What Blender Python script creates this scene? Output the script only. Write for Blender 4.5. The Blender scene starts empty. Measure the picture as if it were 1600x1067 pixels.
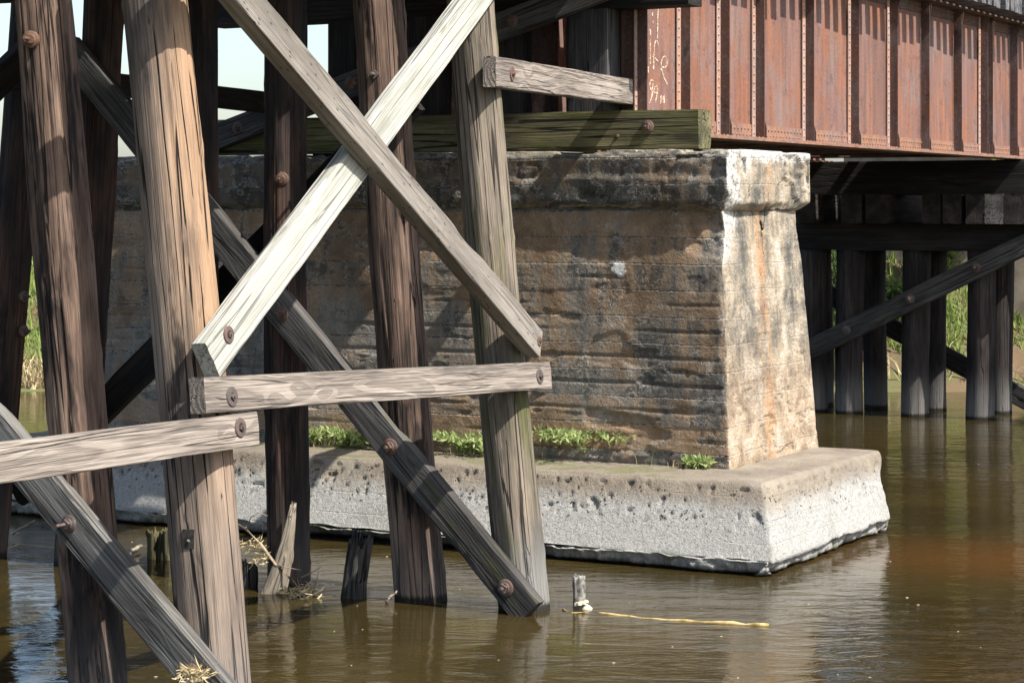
import bpy, math, random
import numpy as np
from mathutils import Vector, Matrix

random.seed(7)
rng = np.random.default_rng(11)
scene = bpy.context.scene
col = scene.collection

# ------------------------------------------------------------------ camera, sky, sun, exposure
HC = 2.93            # eye height above the river (m)
FP = 3500.0          # focal length in pixels of the 1600 px wide photograph
HOR = 325.0          # image row of the horizon
cam_d = bpy.data.cameras.new('camera')
cam = bpy.data.objects.new('camera', cam_d); col.objects.link(cam)
cam.location = (0, 0, HC); cam.rotation_euler = (math.pi/2, 0, 0)
cam_d.sensor_width = 36; cam_d.lens = 36*FP/1600
cam_d.shift_y = -(533.5-HOR)/1600
cam_d.clip_start = 0.1; cam_d.clip_end = 3000
scene.camera = cam

# bridge frame: s along the track (away to the right), t across it (away to the left), z up from the water
ANG = math.radians(28.5)
U = Vector((math.sin(ANG), math.cos(ANG), 0)); V = Vector((-math.cos(ANG), math.sin(ANG), 0)); Z = Vector((0, 0, 1))
O = Vector((0.1, 16.4, 0))
BM = Matrix(((U.x, V.x, 0, O.x), (U.y, V.y, 0, O.y), (0, 0, 1, 0), (0, 0, 0, 1)))
def W(s, t, z): return O + U*s + V*t + Z*z

SUN_AZ_OFF = math.radians(6.5); SUN_EL = math.radians(50)
sh = -V*math.cos(SUN_AZ_OFF) - U*math.sin(SUN_AZ_OFF)
sun_dir = Vector((sh.x*math.cos(SUN_EL), sh.y*math.cos(SUN_EL), math.sin(SUN_EL)))
world = bpy.data.worlds.new('World'); scene.world = world; world.use_nodes = True
wn = world.node_tree.nodes; wl = world.node_tree.links
sky = wn.new('ShaderNodeTexSky'); sky.sky_type = 'NISHITA'; sky.sun_disc = False
sky.sun_elevation = SUN_EL; sky.sun_rotation = math.atan2(sh.x, sh.y)
sky.air_density = 1.0; sky.dust_density = 2.0; sky.ozone_density = 1.0
wl.new(sky.outputs[0], wn['Background'].inputs[0]); wn['Background'].inputs[1].default_value = 0.122
sun_d = bpy.data.lights.new('sun', 'SUN'); sun_d.energy = 4.5; sun_d.angle = math.radians(0.5); sun_d.color = (1.0, 0.96, 0.895)
sun = bpy.data.objects.new('sun', sun_d); col.objects.link(sun)
sun.rotation_euler = sun_dir.to_track_quat('Z', 'Y').to_euler(); sun.location = (20, -10, 30)
scene.view_settings.view_transform = 'Standard'; scene.view_settings.look = 'None'
scene.view_settings.gamma = 1; scene.view_settings.use_curve_mapping = False
scene.view_settings.exposure = 1.04
scene.render.resolution_x = 1024; scene.render.resolution_y = 682
scene.render.engine = 'CYCLES'
scene.cycles.max_bounces = 6; scene.cycles.diffuse_bounces = 3; scene.cycles.glossy_bounces = 3; scene.cycles.transmission_bounces = 2

# ------------------------------------------------------------------ numpy noise
def _h(ix, iy, iz, seed):
    with np.errstate(over='ignore'):
        n = (ix.astype(np.uint32)*np.uint32(374761393) + iy.astype(np.uint32)*np.uint32(668265263)
             + iz.astype(np.uint32)*np.uint32(2246822519) + np.uint32((seed*3266489917) & 0xffffffff))
        n = (n ^ (n >> np.uint32(13)))*np.uint32(1274126177)
        n = n ^ (n >> np.uint32(16))
    return n.astype(np.float64)/4294967295.0
def vnoise(P, seed=0):
    P = np.asarray(P, float); i = np.floor(P).astype(np.int64); f = P-i; f = f*f*f*(f*(f*6-15)+10)
    r = 0
    for dx in (0, 1):
        for dy in (0, 1):
            for dz in (0, 1):
                w = (f[:, 0] if dx else 1-f[:, 0])*(f[:, 1] if dy else 1-f[:, 1])*(f[:, 2] if dz else 1-f[:, 2])
                r = r + w*_h(i[:, 0]+dx, i[:, 1]+dy, i[:, 2]+dz, seed)
    return r*2-1
def fbm(P, octv=4, seed=0, gain=0.5):
    P = np.asarray(P, float); a = 1.0; r = 0; tot = 0
    for k in range(octv):
        r = r+a*vnoise(P*(2.03**k)+k*17.3, seed+k); tot += a; a *= gain
    return r/tot
def sstep(a, b, x):
    t = np.clip((x-a)/(b-a), 0, 1); return t*t*(3-2*t)

# ------------------------------------------------------------------ pixel rays on real planes (used to measure the place)
def ray(px, py): return Vector(((px-800)/FP, 1.0, (HOR-py)/FP))
def hit(px, py, p0, n):
    d = ray(px, py); o = Vector((0, 0, HC)); return o + d*((p0-o).dot(n)/d.dot(n))
def on_s(px, py, s): return hit(px, py, W(s, 0, 0), U)        # plane across the track
def on_t(px, py, t): return hit(px, py, W(0, t, 0), V)        # plane along the track
def on_z(px, py, z=0.0): return hit(px, py, Vector((0, 0, z)), Z)
def t_at(px, s):
    k = (px-800)/FP; return (O.x+U.x*s-k*(O.y+U.y*s))/(-V.x+V.y*k)
def stz(p): d = p-O; return d.dot(U), d.dot(V), p.z
# outer battered face of the near pile row
NO = (-(U*-0.0561+V*1.0+Z*-0.095)).normalized()
def outer_p0(off): return W(0, -0.185, 0)+NO*off
def on_outer(px, py, off): return hit(px, py, outer_p0(off), NO)

# ------------------------------------------------------------------ objects
WMAT = {}
def tag(o, label=None, cat=None, group=None, kind=None):
    if label: o['label'] = label
    if cat: o['category'] = cat
    if group: o['group'] = group
    if kind: o['kind'] = kind
    return o
def thing(name, loc, label, cat, group=None):
    o = bpy.data.objects.new(name, None); col.objects.link(o); o.location = loc; o.empty_display_size = 0.3
    WMAT[o.name] = Matrix.Translation(loc); return tag(o, label, cat, group)
def put(name, me, mat=None, M=None, parent=None, label=None, cat=None, group=None, kind=None):
    if mat is not None and len(me.materials) == 0:
        for m in (mat if isinstance(mat, (list, tuple)) else [mat]): me.materials.append(m)
    o = bpy.data.objects.new(name, me); col.objects.link(o)
    M = M if M is not None else Matrix.Identity(4)
    WMAT[o.name] = M
    if parent is not None:
        o.parent = parent; o.matrix_basis = WMAT[parent.name].inverted() @ M
    else: o.matrix_basis = M
    return tag(o, label, cat, group, kind)
def mesh(name, v, f, smooth=True, mi=None):
    me = bpy.data.meshes.new(name)
    me.from_pydata([tuple(p) for p in v], [], [tuple(int(i) for i in q) for q in f])
    if smooth: me.polygons.foreach_set('use_smooth', [True]*len(me.polygons))
    if mi is not None: me.polygons.foreach_set('material_index', mi)
    me.update(); return me
def frame(p, x, z):
    """matrix at p, local X along x, local Z close to z"""
    x = Vector(x).normalized(); z = Vector(z); z = (z-x*z.dot(x)).normalized(); y = z.cross(x)
    return Matrix(((x.x, y.x, z.x, p[0]), (x.y, y.y, z.y, p[1]), (x.z, y.z, z.z, p[2]), (0, 0, 0, 1)))

class MB:
    def __init__(s): s.v = []; s.f = []
    def add(s, v, f):
        b = len(s.v); s.v += [tuple(p) for p in v]; s.f += [tuple(b+i for i in q) for q in f]
    def box(s, a0, a1, b0, b1, c0, c1):
        s.add([(a0,b0,c0),(a1,b0,c0),(a1,b1,c0),(a0,b1,c0),(a0,b0,c1),(a1,b0,c1),(a1,b1,c1),(a0,b1,c1)],
              [(0,3,2,1),(4,5,6,7),(0,1,5,4),(1,2,6,5),(2,3,7,6),(3,0,4,7)])
    def prism(s, poly, axis, c0, c1):
        n = len(poly)
        def mk(p, c):
            q = list(p); q.insert(axis, c); return q
        s.add([mk(p, c0) for p in poly]+[mk(p, c1) for p in poly],
              [tuple(range(n)), tuple(range(2*n-1, n-1, -1))]+[(i, i+n, (i+1) % n+n, (i+1) % n) for i in range(n)])
    def dome(s, p, n, r, seg=8):
        n = Vector(n); a = n.orthogonal().normalized(); b = n.cross(a); p = Vector(p)
        vs = []
        for rr, h in ((1.0, 0.0), (0.82, 0.55)):
            for k in range(seg):
                t = 2*math.pi*k/seg; vs.append(p+(a*math.cos(t)+b*math.sin(t))*r*rr+n*r*h)
        vs.append(p+n*r*0.85)
        fs = [(k, (k+1) % seg, (k+1) % seg+seg, k+seg) for k in range(seg)]+[(k+seg, (k+1) % seg+seg, 2*seg) for k in range(seg)]
        s.add(vs, fs)
    def build(s, name, smooth=False): return mesh(name, s.v, s.f, smooth)

def fixn(me):
    import bmesh
    bm = bmesh.new(); bm.from_mesh(me); bmesh.ops.recalc_face_normals(bm, faces=bm.faces); bm.to_mesh(me); bm.free(); return me

def pile_mesh(L, r0, r1, seed, m=108, step=0.07, checks=6, rough=1.0, bow=0.03, ragged=0.0, ragged0=0.0):
    n = max(6, int(L/step)); rs = np.random.default_rng(seed)
    x = np.linspace(0, L, n+1); th = np.linspace(0, 2*math.pi, m, endpoint=False)
    X, T = np.meshgrid(x, th, indexing='ij')
    R = r0+(r1-r0)*X/L
    cx, cy = np.cos(T), np.sin(T)
    P = np.stack([X*0.7, cx*1.3, cy*1.3], -1).reshape(-1, 3)+seed*3.1
    d = 0.014*fbm(P, 3, seed)*rough
    P2 = np.stack([X*1.6, cx*9, cy*9], -1).reshape(-1, 3)
    d += 0.0045*fbm(P2, 3, seed+5)*rough
    P3 = np.stack([X*6, cx*3, cy*3], -1).reshape(-1, 3)
    kn = fbm(P3, 2, seed+9); d += 0.008*sstep(0.45, 0.75, kn)*rough
    d = d.reshape(X.shape)
    for k in range(checks):
        t0 = rs.uniform(0, 2*math.pi); a = rs.uniform(-0.15, 0.6)*L; b = a+rs.uniform(0.25, 0.8)*L
        wob = t0+0.12*vnoise(np.stack([x*0.8, x*0+k, x*0], -1), seed+k)+0.06*(x-L/2)/L
        dt = (T-wob[:, None]+math.pi) % (2*math.pi)-math.pi
        act = sstep(a, a+0.4, X)*(1-sstep(b-0.4, b, X))
        d -= act*rs.uniform(0.010, 0.026)*np.exp(-(dt/0.032)**2)
    R = R+d
    bx = bow*np.sin(X/L*math.pi*1.1+seed)*0.6; by = bow*np.sin(X/L*math.pi*0.9+seed*2)*0.6
    XX = X.copy()
    if ragged:
        g = fbm(np.stack([cx*2.2, cy*2.2, X*0], -1).reshape(-1, 3)+seed, 3, seed+21).reshape(X.shape)
        g2 = np.abs(fbm(np.stack([cx*7, cy*7, X*0], -1).reshape(-1, 3)+seed, 2, seed+31)).reshape(X.shape)
        XX -= sstep(0.35*L, L, X)*ragged*(0.6+0.9*g-0.9*g2)
    if ragged0:
        g2 = fbm(np.stack([cx*6, cy*6, X*0], -1).reshape(-1, 3)+seed, 3, seed+41).reshape(X.shape)
        XX += (1-sstep(0, 0.4*L, X))*ragged0*(0.4+g2)
    v = np.stack([XX, bx+R*cx, by+R*cy], -1).reshape(-1, 3)
    f = []
    for i in range(n):
        a = i*m
        for j in range(m):
            k = (j+1) % m; f.append((a+j, a+k, a+m+k, a+m+j))
    cr = np.array([v[n*m:(n+1)*m].mean(0)-np.array([0.02+ragged*0.5, 0, 0])]); v = np.vstack([v, cr]); c = len(v)-1
    for j in range(m): f.append((n*m+j, n*m+(j+1) % m, c))
    f.append(tuple(range(m-1, -1, -1)))
    return mesh('pile', v, f)
def pile(p0, p1, r0, r1, mat, parent=None, name='pile', seed=1, **kw):
    p0 = Vector(p0); p1 = Vector(p1); keys = {k: kw.pop(k) for k in ('label', 'cat', 'group', 'kind') if k in kw}
    return put(name, pile_mesh((p1-p0).length, r0, r1, seed, **kw), mat, frame(p0, p1-p0, Vector((0, -1, 0.01))), parent, **keys)

def timber_mesh(L, h, w, seed, step=0.05, k=8, rough=1.0, wear=1.0, cut0=0.0, cut1=0.0, bow=0.0):
    """length along X, height along Y, thickness along Z; outer face at z=+w/2"""
    n = max(4, int(L/step)); x = np.linspace(0, L, n+1)
    q = np.array([-1, -0.93, -0.80, -0.4, 0, 0.4, 0.80, 0.93]) if k == 8 else np.linspace(-1, 1, k, endpoint=False); on = np.ones(k)
    cy = np.concatenate([q, on, -q, -on]); cz = np.concatenate([-on, q, on, -q]); m = len(cy)
    X = np.repeat(x[:, None], m, 1); Y = np.repeat(cy[None]*h/2, n+1, 0); Zc = np.repeat(cz[None]*w/2, n+1, 0)
    P = np.stack([X*2.2, Y*9, Zc*9], -1).reshape(-1, 3)+seed*2.7
    e = np.stack([h/2-np.abs(Y), w/2-np.abs(Zc)], -1); es = e.sum(-1)
    ch = (0.004+0.009*wear*np.clip(fbm(P*np.array([1.2, 0.3, 0.3]), 3, seed+3)+0.15, 0, 1)+0.03*wear*sstep(0.35, 0.8, fbm(P*np.array([0.6, .2, .2]), 2, seed+8))).reshape(X.shape)
    push = np.clip(ch-es, 0, None)*0.5
    Y = Y-np.sign(Y)*push; Zc = Zc-np.sign(Zc)*push
    d = (0.004*rough*fbm(P*np.array([0.5, 1, 1]), 3, seed)).reshape(X.shape)
    gr = (0.0026*rough*fbm(np.stack([X*1.2, Y*70, Zc*70], -1).reshape(-1, 3), 2, seed+6)).reshape(X.shape)
    r = np.maximum(np.abs(cy), 1e-6)[None]; 
    Y = Y+np.where(np.abs(cy)[None] >= np.abs(cz)[None], np.sign(Y)*(d+gr), 0); Zc = Zc+np.where(np.abs(cz)[None] >= np.abs(cy)[None], np.sign(Zc)*(d+gr), 0)
    if bow: Zc = Zc+bow*np.sin(X/L*math.pi); 
    fr = X/L
    XX = X+cut0*(Y/h*2)*(1-sstep(0, 0.5, X/max(h, 1e-3)/2))+cut1*(Y/h*2)*sstep(0, 0.5, (X-L+2*h)/(2*h)/1.0*0.5+0.0) if (cut0 or cut1) else X
    XX = XX+np.where((fr < 1e-6) | (fr > 1-1e-6), 1, 0)*(0.006*fbm(np.stack([Y*30, Zc*30, X], -1).reshape(-1, 3), 2, seed+12)).reshape(X.shape)
    v = np.stack([XX, Y, Zc], -1).reshape(-1, 3); f = []
    for i in range(n):
        a = i*m
        for j in range(m):
            t = (j+1) % m; f.append((a+j, a+t, a+m+t, a+m+j))
    f.append(tuple(range(m-1, -1, -1))); f.append(tuple(range(n*m, n*m+m)))
    me = mesh('timber', v, f)
    sm = [True]*len(me.polygons); sm[-1] = sm[-2] = False
    me.polygons.foreach_set('use_smooth', sm)
    me.set_sharp_from_angle(angle=math.radians(26)) if hasattr(me, 'set_sharp_from_angle') else None
    return me
def timber(name, p0, p1, nrm, h, w, mat, parent=None, seed=1, label=None, cat=None, group=None, face=True, **kw):
    """p0-p1: centre line of the outer face (face=True); the body lies behind it against nrm"""
    p0 = Vector(p0); p1 = Vector(p1); M = frame(p0, p1-p0, nrm)
    if face: M = M @ Matrix.Translation((0, 0, -w/2))
    return put(name, timber_mesh((p1-p0).length, h, w, seed, **kw), mat, M, parent, label, cat, group)

# ------------------------------------------------------------------ materials
class NT:
    def __init__(s, name):
        s.m = bpy.data.materials.new(name); s.m.use_nodes = True; s.t = s.m.node_tree; s.n = s.t.nodes; s.l = s.t.links
        s.b = s.n['Principled BSDF']; s.o = s.n['Material Output']
    def set(s, sock, v):
        if isinstance(v, bpy.types.NodeSocket): s.l.new(v, sock)
        elif v is not None:
            if isinstance(v, (tuple, list)) and len(v) == 3 and sock.type == 'RGBA': v = (*v, 1)
            sock.default_value = v
    def new(s, t, **kw):
        x = s.n.new(t)
        for k, v in kw.items(): setattr(x, k, v)
        return x
    def math(s, op, a, b=None, c=None, clamp=False):
        x = s.new('ShaderNodeMath', operation=op, use_clamp=clamp); s.set(x.inputs[0], a)
        if b is not None: s.set(x.inputs[1], b)
        if c is not None: s.set(x.inputs[2], c)
        return x.outputs[0]
    def vmath(s, op, a, b=None):
        x = s.new('ShaderNodeVectorMath', operation=op); s.set(x.inputs[0], a)
        if b is not None: s.set(x.inputs[1], b)
        return x.outputs['Value'] if op in ('DOT_PRODUCT', 'LENGTH') else x.outputs[0]
    def mix(s, f, a, b, mode='MIX'):
        x = s.new('ShaderNodeMix', data_type='RGBA', blend_type=mode); s.set(x.inputs[0], f); s.set(x.inputs[6], a); s.set(x.inputs[7], b); return x.outputs[2]
    def noise(s, vec, scale=1, detail=4, rough=0.55, dist=0.0):
        x = s.new('ShaderNodeTexNoise'); s.set(x.inputs['Vector'], vec)
        x.inputs['Scale'].default_value = scale; x.inputs['Detail'].default_value = detail; x.inputs['Roughness'].default_value = rough; x.inputs['Distortion'].default_value = dist
        return x.outputs[0]
    def voro(s, vec, scale=1, feature='F1'):
        x = s.new('ShaderNodeTexVoronoi', feature=feature); s.set(x.inputs['Vector'], vec); x.inputs['Scale'].default_value = scale; return x.outputs[0]
    def ss(s, v, a, b):
        x = s.new('ShaderNodeMapRange', interpolation_type='SMOOTHSTEP'); s.set(x.inputs[0], v); x.inputs[1].default_value = a; x.inputs[2].default_value = b; return x.outputs[0]
    def ramp(s, f, stops):
        x = s.new('ShaderNodeValToRGB'); s.set(x.inputs[0], f); e = x.color_ramp.elements
        while len(e) < len(stops): e.new(0.5)
        for k, (p, c) in enumerate(stops): e[k].position = p; e[k].color = (*c, 1)
        return x.outputs[0]
    def sep(s, v):
        x = s.new('ShaderNodeSeparateXYZ'); s.set(x.inputs[0], v); return x.outputs
    def comb(s, a, b, c):
        x = s.new('ShaderNodeCombineXYZ'); s.set(x.inputs[0], a); s.set(x.inputs[1], b); s.set(x.inputs[2], c); return x.outputs[0]
    def bump(s, h, strength, dist, prev=None):
        x = s.new('ShaderNodeBump'); x.inputs['Strength'].default_value = strength; x.inputs['Distance'].default_value = dist
        s.set(x.inputs['Height'], h)
        if prev is not None: s.set(x.inputs['Normal'], prev)
        return x.outputs[0]
    def fin(s, color, rough=0.8, normal=None, spec=0.3, metal=0.0):
        s.set(s.b.inputs['Base Color'], color); s.set(s.b.inputs['Roughness'], rough)
        s.b.inputs['Specular IOR Level'].default_value = spec; s.b.inputs['Metallic'].default_value = metal
        if normal is not None: s.set(s.b.inputs['Normal'], normal)
        return s.m

def wood(name, light, mid, dark, rings=0.35, moss=0.0, tar=0.0, crack=0.5, pale=0.0, bump=0.6, freq=52.0, silt=0.0, nails=0.0, warm=None):
    k = NT(name)
    tc = k.new('ShaderNodeTexCoord'); oi = k.new('ShaderNodeObjectInfo')
    off = k.math('MULTIPLY', oi.outputs['Random'], 41.0)
    v = k.vmath('ADD', tc.outputs['Object'], k.comb(off, off, off))
    x, y, z = k.sep(tc.outputs['Object'])
    ox = k.math('ADD', x, off)
    g1 = k.noise(k.vmath('MULTIPLY', v, (0.9, 75, 75)), 1, 3.5, 0.68)            # fibre
    big = k.noise(k.vmath('MULTIPLY', v, (0.9, 4.2, 4.2)), 1, 4, 0.62)         # weathering
    g2 = k.noise(k.vmath('MULTIPLY', v, (2.2, 150, 150)), 1, 2, 0.6)           # fine fibre
    # growth rings cut by the face, bent round knots
    dn = k.new('ShaderNodeTexNoise'); k.set(dn.inputs['Vector'], k.vmath('MULTIPLY', v, (0.9, 4.5, 4.5))); dn.inputs['Scale'].default_value = 1.0; dn.inputs['Detail'].default_value = 2.5
    dr_, dg_, db_ = k.sep(dn.outputs['Color'])
    ry = k.math('ADD', k.math('MULTIPLY_ADD', dr_, 0.16, -0.08), k.math('ADD', y, 0.02)); rz = k.math('ADD', k.math('MULTIPLY_ADD', dg_, 0.13, -0.065), k.math('SUBTRACT', z, 0.17))
    kv = k.new('ShaderNodeTexVoronoi'); k.set(kv.inputs['Vector'], k.vmath('MULTIPLY', v, (1.7, 5.5, 5.5))); kv.inputs['Scale'].default_value = 1.0
    kd = kv.outputs['Distance']
    knot = k.math('SUBTRACT', 1.0, k.ss(kd, 0.06, 0.13))
    kb = k.math('MULTIPLY', k.math('SUBTRACT', 1.0, k.ss(kd, 0.0, 0.33)), 0.035)
    rr = k.math('ADD', k.vmath('LENGTH', k.comb(0.0, ry, rz)), kb)
    ring = k.math('SINE', k.math('MULTIPLY', rr, freq*6.283))
    ring = k.ss(ring, -0.35, 0.6)
    # drying checks: long thin open cracks
    c1 = k.noise(k.vmath('MULTIPLY', v, (0.28, 13, 13)), 1, 1.5, 0.5)
    ck = k.math('SUBTRACT', 1.0, k.ss(k.math('ABSOLUTE', k.math('SUBTRACT', c1, 0.5)), 0.005, 0.022))
    ck = k.math('MULTIPLY', ck, k.ss(big, 0.40, 0.46))
    c2 = k.math('SUBTRACT', 1.0, k.ss(g1, 0.30, 0.35))
    f = k.math('ADD', k.math('MULTIPLY', g1, 0.30), k.math('MULTIPLY', big, 0.75))
    c = k.ramp(f, [(0.40, dark), (0.53, mid), (0.68, light)])
    if warm is not None:
        # worn to the bare wood on the flank that faces the river, higher up
        wm = k.math('ADD', k.math('MULTIPLY', y, -2.2), k.math('MULTIPLY_ADD', big, 1.2, -0.6))
        wm = k.math('MULTIPLY', k.ss(wm, -0.2, 0.45), k.ss(k.math('ADD', x, k.math('MULTIPLY', big, 0.8)), 1.7, 3.2))
        c = k.mix(0.12, c, (0.19, 0.175, 0.16)); c = k.mix(wm, c, k.mix(0.7, c, warm))
    c = k.mix(k.math('MULTIPLY', k.math('SUBTRACT', 1.0, ring), rings), c, tuple(q*0.42 for q in mid))
    c = k.mix(k.math('MULTIPLY', k.ss(g2, 0.5, 0.72), 0.35), c, tuple(q*0.5 for q in dark))
    c = k.mix(k.math('MULTIPLY', knot, 0.55), c, tuple(q*0.45 for q in mid))
    if pale: c = k.mix(k.math('MULTIPLY', k.ss(g2, 0.5, 0.36), pale), c, tuple(min(0.72, q*1.25) for q in light))
    if nails:
        nv = k.voro(k.vmath('MULTIPLY', v, (9, 24, 24)), 1.0); c = k.mix(k.math('MULTIPLY', k.math('SUBTRACT', 1.0, k.ss(nv, 0.11, 0.18)), nails), c, (0.03, 0.025, 0.02))
    if tar:
        tm = k.ss(k.noise(k.vmath('MULTIPLY', v, (1.1, 6, 6)), 1, 4, 0.68), 0.62-0.25*tar, 0.72-0.2*tar)
        c = k.mix(k.math('MULTIPLY', tm, 0.85), c, (0.012, 0.010, 0.010))
    if moss:
        mm = k.ss(k.noise(k.vmath('MULTIPLY', v, (1.0, 5, 5)), 1, 4, 0.66), 0.66-0.3*moss, 0.80-0.25*moss)
        c = k.mix(k.math('MULTIPLY', mm, 0.75), c, k.ramp(g1, [(0.35, (0.035, 0.040, 0.012)), (0.65, (0.13, 0.135, 0.035))]))
    c = k.mix(k.math('MULTIPLY', c2, 0.3*crack), c, (0.02, 0.017, 0.015))
    c = k.mix(k.math('MULTIPLY', ck, crack), c, (0.012, 0.010, 0.009))
    if silt:
        ge = k.new('ShaderNodeNewGeometry')
        pz = k.sep(ge.outputs['Position'])[2]
        pn = k.math('ADD', pz, k.math('MULTIPLY', k.math('SUBTRACT', g1, 0.5), 0.9))
        sm = k.math('MULTIPLY', k.math('SUBTRACT', 1.0, k.ss(pn, 0.15, 0.75)), silt)
        c = k.mix(sm, c, k.ramp(g1, [(0.3, (0.13, 0.125, 0.115)), (0.7, (0.28, 0.27, 0.25))]))
        wet = k.math('SUBTRACT', 1.0, k.ss(k.math('ADD', pz, k.math('MULTIPLY', g1, 0.06)), 0.06, 0.1))
        c = k.mix(wet, c, (0.02, 0.018, 0.014))
    hgt = k.math('ADD', k.math('MULTIPLY', g1, 0.8), k.math('MULTIPLY', ring, 0.5*rings))
    hgt = k.math('SUBTRACT', hgt, k.math('MULTIPLY', ck, 1.1))
    n = k.bump(hgt, bump, 0.014)
    return k.fin(c, 0.85, n, 0.2)

MW = {}
MW['tan'] = wood('wood_pile_tan', (0.30, 0.235, 0.18), (0.19, 0.142, 0.108), (0.05, 0.04, 0.034), rings=0.08, crack=1.0, bump=0.9, silt=0.3, tar=0.12, warm=(0.43, 0.265, 0.15))
MW['brown'] = wood('wood_pile_brown', (0.29, 0.205, 0.148), (0.145, 0.095, 0.07), (0.032, 0.024, 0.02), rings=0.06, tar=0.5, crack=0.95, bump=1.0, silt=0.2)
MW['mossy_pile'] = wood('wood_pile_mossy', (0.31, 0.255, 0.195), (0.19, 0.155, 0.118), (0.06, 0.055, 0.045), rings=0.08, moss=0.6, crack=0.85, bump=0.8, silt=0.85)
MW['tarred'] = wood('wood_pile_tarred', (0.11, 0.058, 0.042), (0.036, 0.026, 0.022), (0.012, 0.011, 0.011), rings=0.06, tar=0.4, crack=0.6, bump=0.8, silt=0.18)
MW['white'] = wood('wood_bleached', (0.42, 0.415, 0.37), (0.36, 0.355, 0.31), (0.25, 0.245, 0.20), rings=0.05, crack=0.5, pale=0.4, bump=0.5, moss=0.14)
MW['grey'] = wood('wood_grey_planed', (0.29, 0.265, 0.23), (0.22, 0.195, 0.165), (0.13, 0.115, 0.095), rings=0.15, crack=0.3, bump=0.45, nails=0.75)
MW['girt'] = wood('wood_girt_grain', (0.35, 0.30, 0.255), (0.25, 0.21, 0.175), (0.12, 0.10, 0.085), rings=0.55, crack=0.45, pale=0.4, bump=0.7, freq=34)
MW['sway'] = wood('wood_sway_weathered', (0.23, 0.22, 0.20), (0.13, 0.123, 0.112), (0.04, 0.037, 0.034), rings=0.4, crack=0.8, pale=0.3, bump=1.0, moss=0.15, freq=36)
MW['sway_dark'] = wood('wood_sway_dark', (0.135, 0.125, 0.115), (0.065, 0.06, 0.055), (0.02, 0.019, 0.018), rings=0.25, crack=0.8, pale=0.25, bump=1.0, moss=0.2)
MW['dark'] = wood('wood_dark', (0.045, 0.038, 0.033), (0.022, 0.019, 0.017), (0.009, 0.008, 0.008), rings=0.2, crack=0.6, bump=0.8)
MW['post'] = wood('wood_post_bluegrey', (0.13, 0.125, 0.122), (0.06, 0.058, 0.058), (0.02, 0.019, 0.019), rings=0.2, crack=0.8, bump=0.9)
MW['sill'] = wood('wood_sill_mossy', (0.24, 0.215, 0.11), (0.14, 0.125, 0.065), (0.035, 0.032, 0.02), rings=0.25, crack=0.95, bump=0.9, moss=0.6)
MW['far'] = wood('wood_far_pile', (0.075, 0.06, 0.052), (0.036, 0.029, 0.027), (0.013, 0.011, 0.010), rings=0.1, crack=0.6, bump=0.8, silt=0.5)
MW['tie'] = wood('wood_tie', (0.22, 0.215, 0.22), (0.15, 0.145, 0.15), (0.05, 0.047, 0.05), rings=0.2, crack=0.7, bump=0.6)
MW['drift'] = wood('wood_driftwood', (0.42, 0.36, 0.28), (0.31, 0.26, 0.195), (0.14, 0.115, 0.085), rings=0.1, crack=0.5, bump=0.6)
MW['stump'] = wood('wood_rotten', (0.15, 0.14, 0.125), (0.07, 0.066, 0.06), (0.022, 0.02, 0.018), rings=0.15, crack=0.9, bump=1.0)
MW['stump_moss'] = wood('wood_rotten_mossy', (0.28, 0.255, 0.14), (0.16, 0.145, 0.075), (0.04, 0.035, 0.022), rings=0.15, crack=0.9, bump=1.0, moss=0.4)

def rust(name, base, orange, dark, am=0.5, streak=True, rough=0.75):
    k = NT(name); tc = k.new('ShaderNodeTexCoord'); oi = k.new('ShaderNodeObjectInfo')
    v = k.vmath('ADD', tc.outputs['Object'], k.comb(k.math('MULTIPLY', oi.outputs['Random'], 9), 0, 0))
    n1 = k.noise(k.vmath('MULTIPLY', v, (1.6, 1.6, 0.7)), 1.3, 6, 0.62); n2 = k.noise(v, 34, 5, 0.7)
    st = k.noise(k.vmath('MULTIPLY', v, (11, 11, 0.8)), 1, 5, 0.6); n3 = k.noise(v, 6, 5, 0.7)
    c = k.mix(k.ss(n1, 0.44, 0.60), base, orange)
    lil = k.noise(k.vmath('MULTIPLY', v, (2.3, 2.3, 1.1)), 1.0, 6, 0.68)
    c = k.mix(k.math('MULTIPLY', k.ss(lil, 0.50, 0.62), 0.55), c, tuple(0.5*q+0.085 for q in base))
    if streak: c = k.mix(k.math('MULTIPLY', k.ss(st, 0.5, 0.72), 0.4), c, tuple(min(1, q*1.3+0.05) for q in base))
    c = k.mix(k.math('MULTIPLY', k.ss(st, 0.52, 0.34), 0.35), c, dark)
    c = k.mix(k.math('MULTIPLY', k.ss(n3, 0.54, 0.7), am), c, dark)
    c = k.mix(k.math('MULTIPLY', k.ss(n2, 0.5, 0.68), 0.3), c, dark)
    c = k.mix(k.math('MULTIPLY', k.ss(n2, 0.46, 0.3), 0.22), c, (0.42, 0.36, 0.36))
    return k.fin(c, rough, k.bump(n2, 0.35, 0.004), 0.3)
M_RUST = rust('rusted_plate', (0.165, 0.087, 0.068), (0.215, 0.09, 0.05), (0.06, 0.034, 0.03), 0.5)
M_RUSTP = rust('rusted_lit_strip', (0.34, 0.235, 0.195), (0.36, 0.20, 0.13), (0.12, 0.07, 0.06), 0.3)  # paler rust copy, paints the sunlit look onto the riveted stiffener strips
M_RUSTD = rust('rusted_stiffener', (0.085, 0.05, 0.042), (0.10, 0.052, 0.036), (0.022, 0.016, 0.016), 0.6)  # dark rust that also paints in the shade of legs turned from the sun
M_RUSTF = rust('rusted_flange', (0.20, 0.11, 0.08), (0.26, 0.13, 0.07), (0.07, 0.04, 0.034), 0.45)
M_BOLT = rust('rusted_bolt', (0.085, 0.058, 0.047), (0.13, 0.07, 0.043), (0.04, 0.03, 0.027), 0.3, streak=False, rough=0.65)
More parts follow.
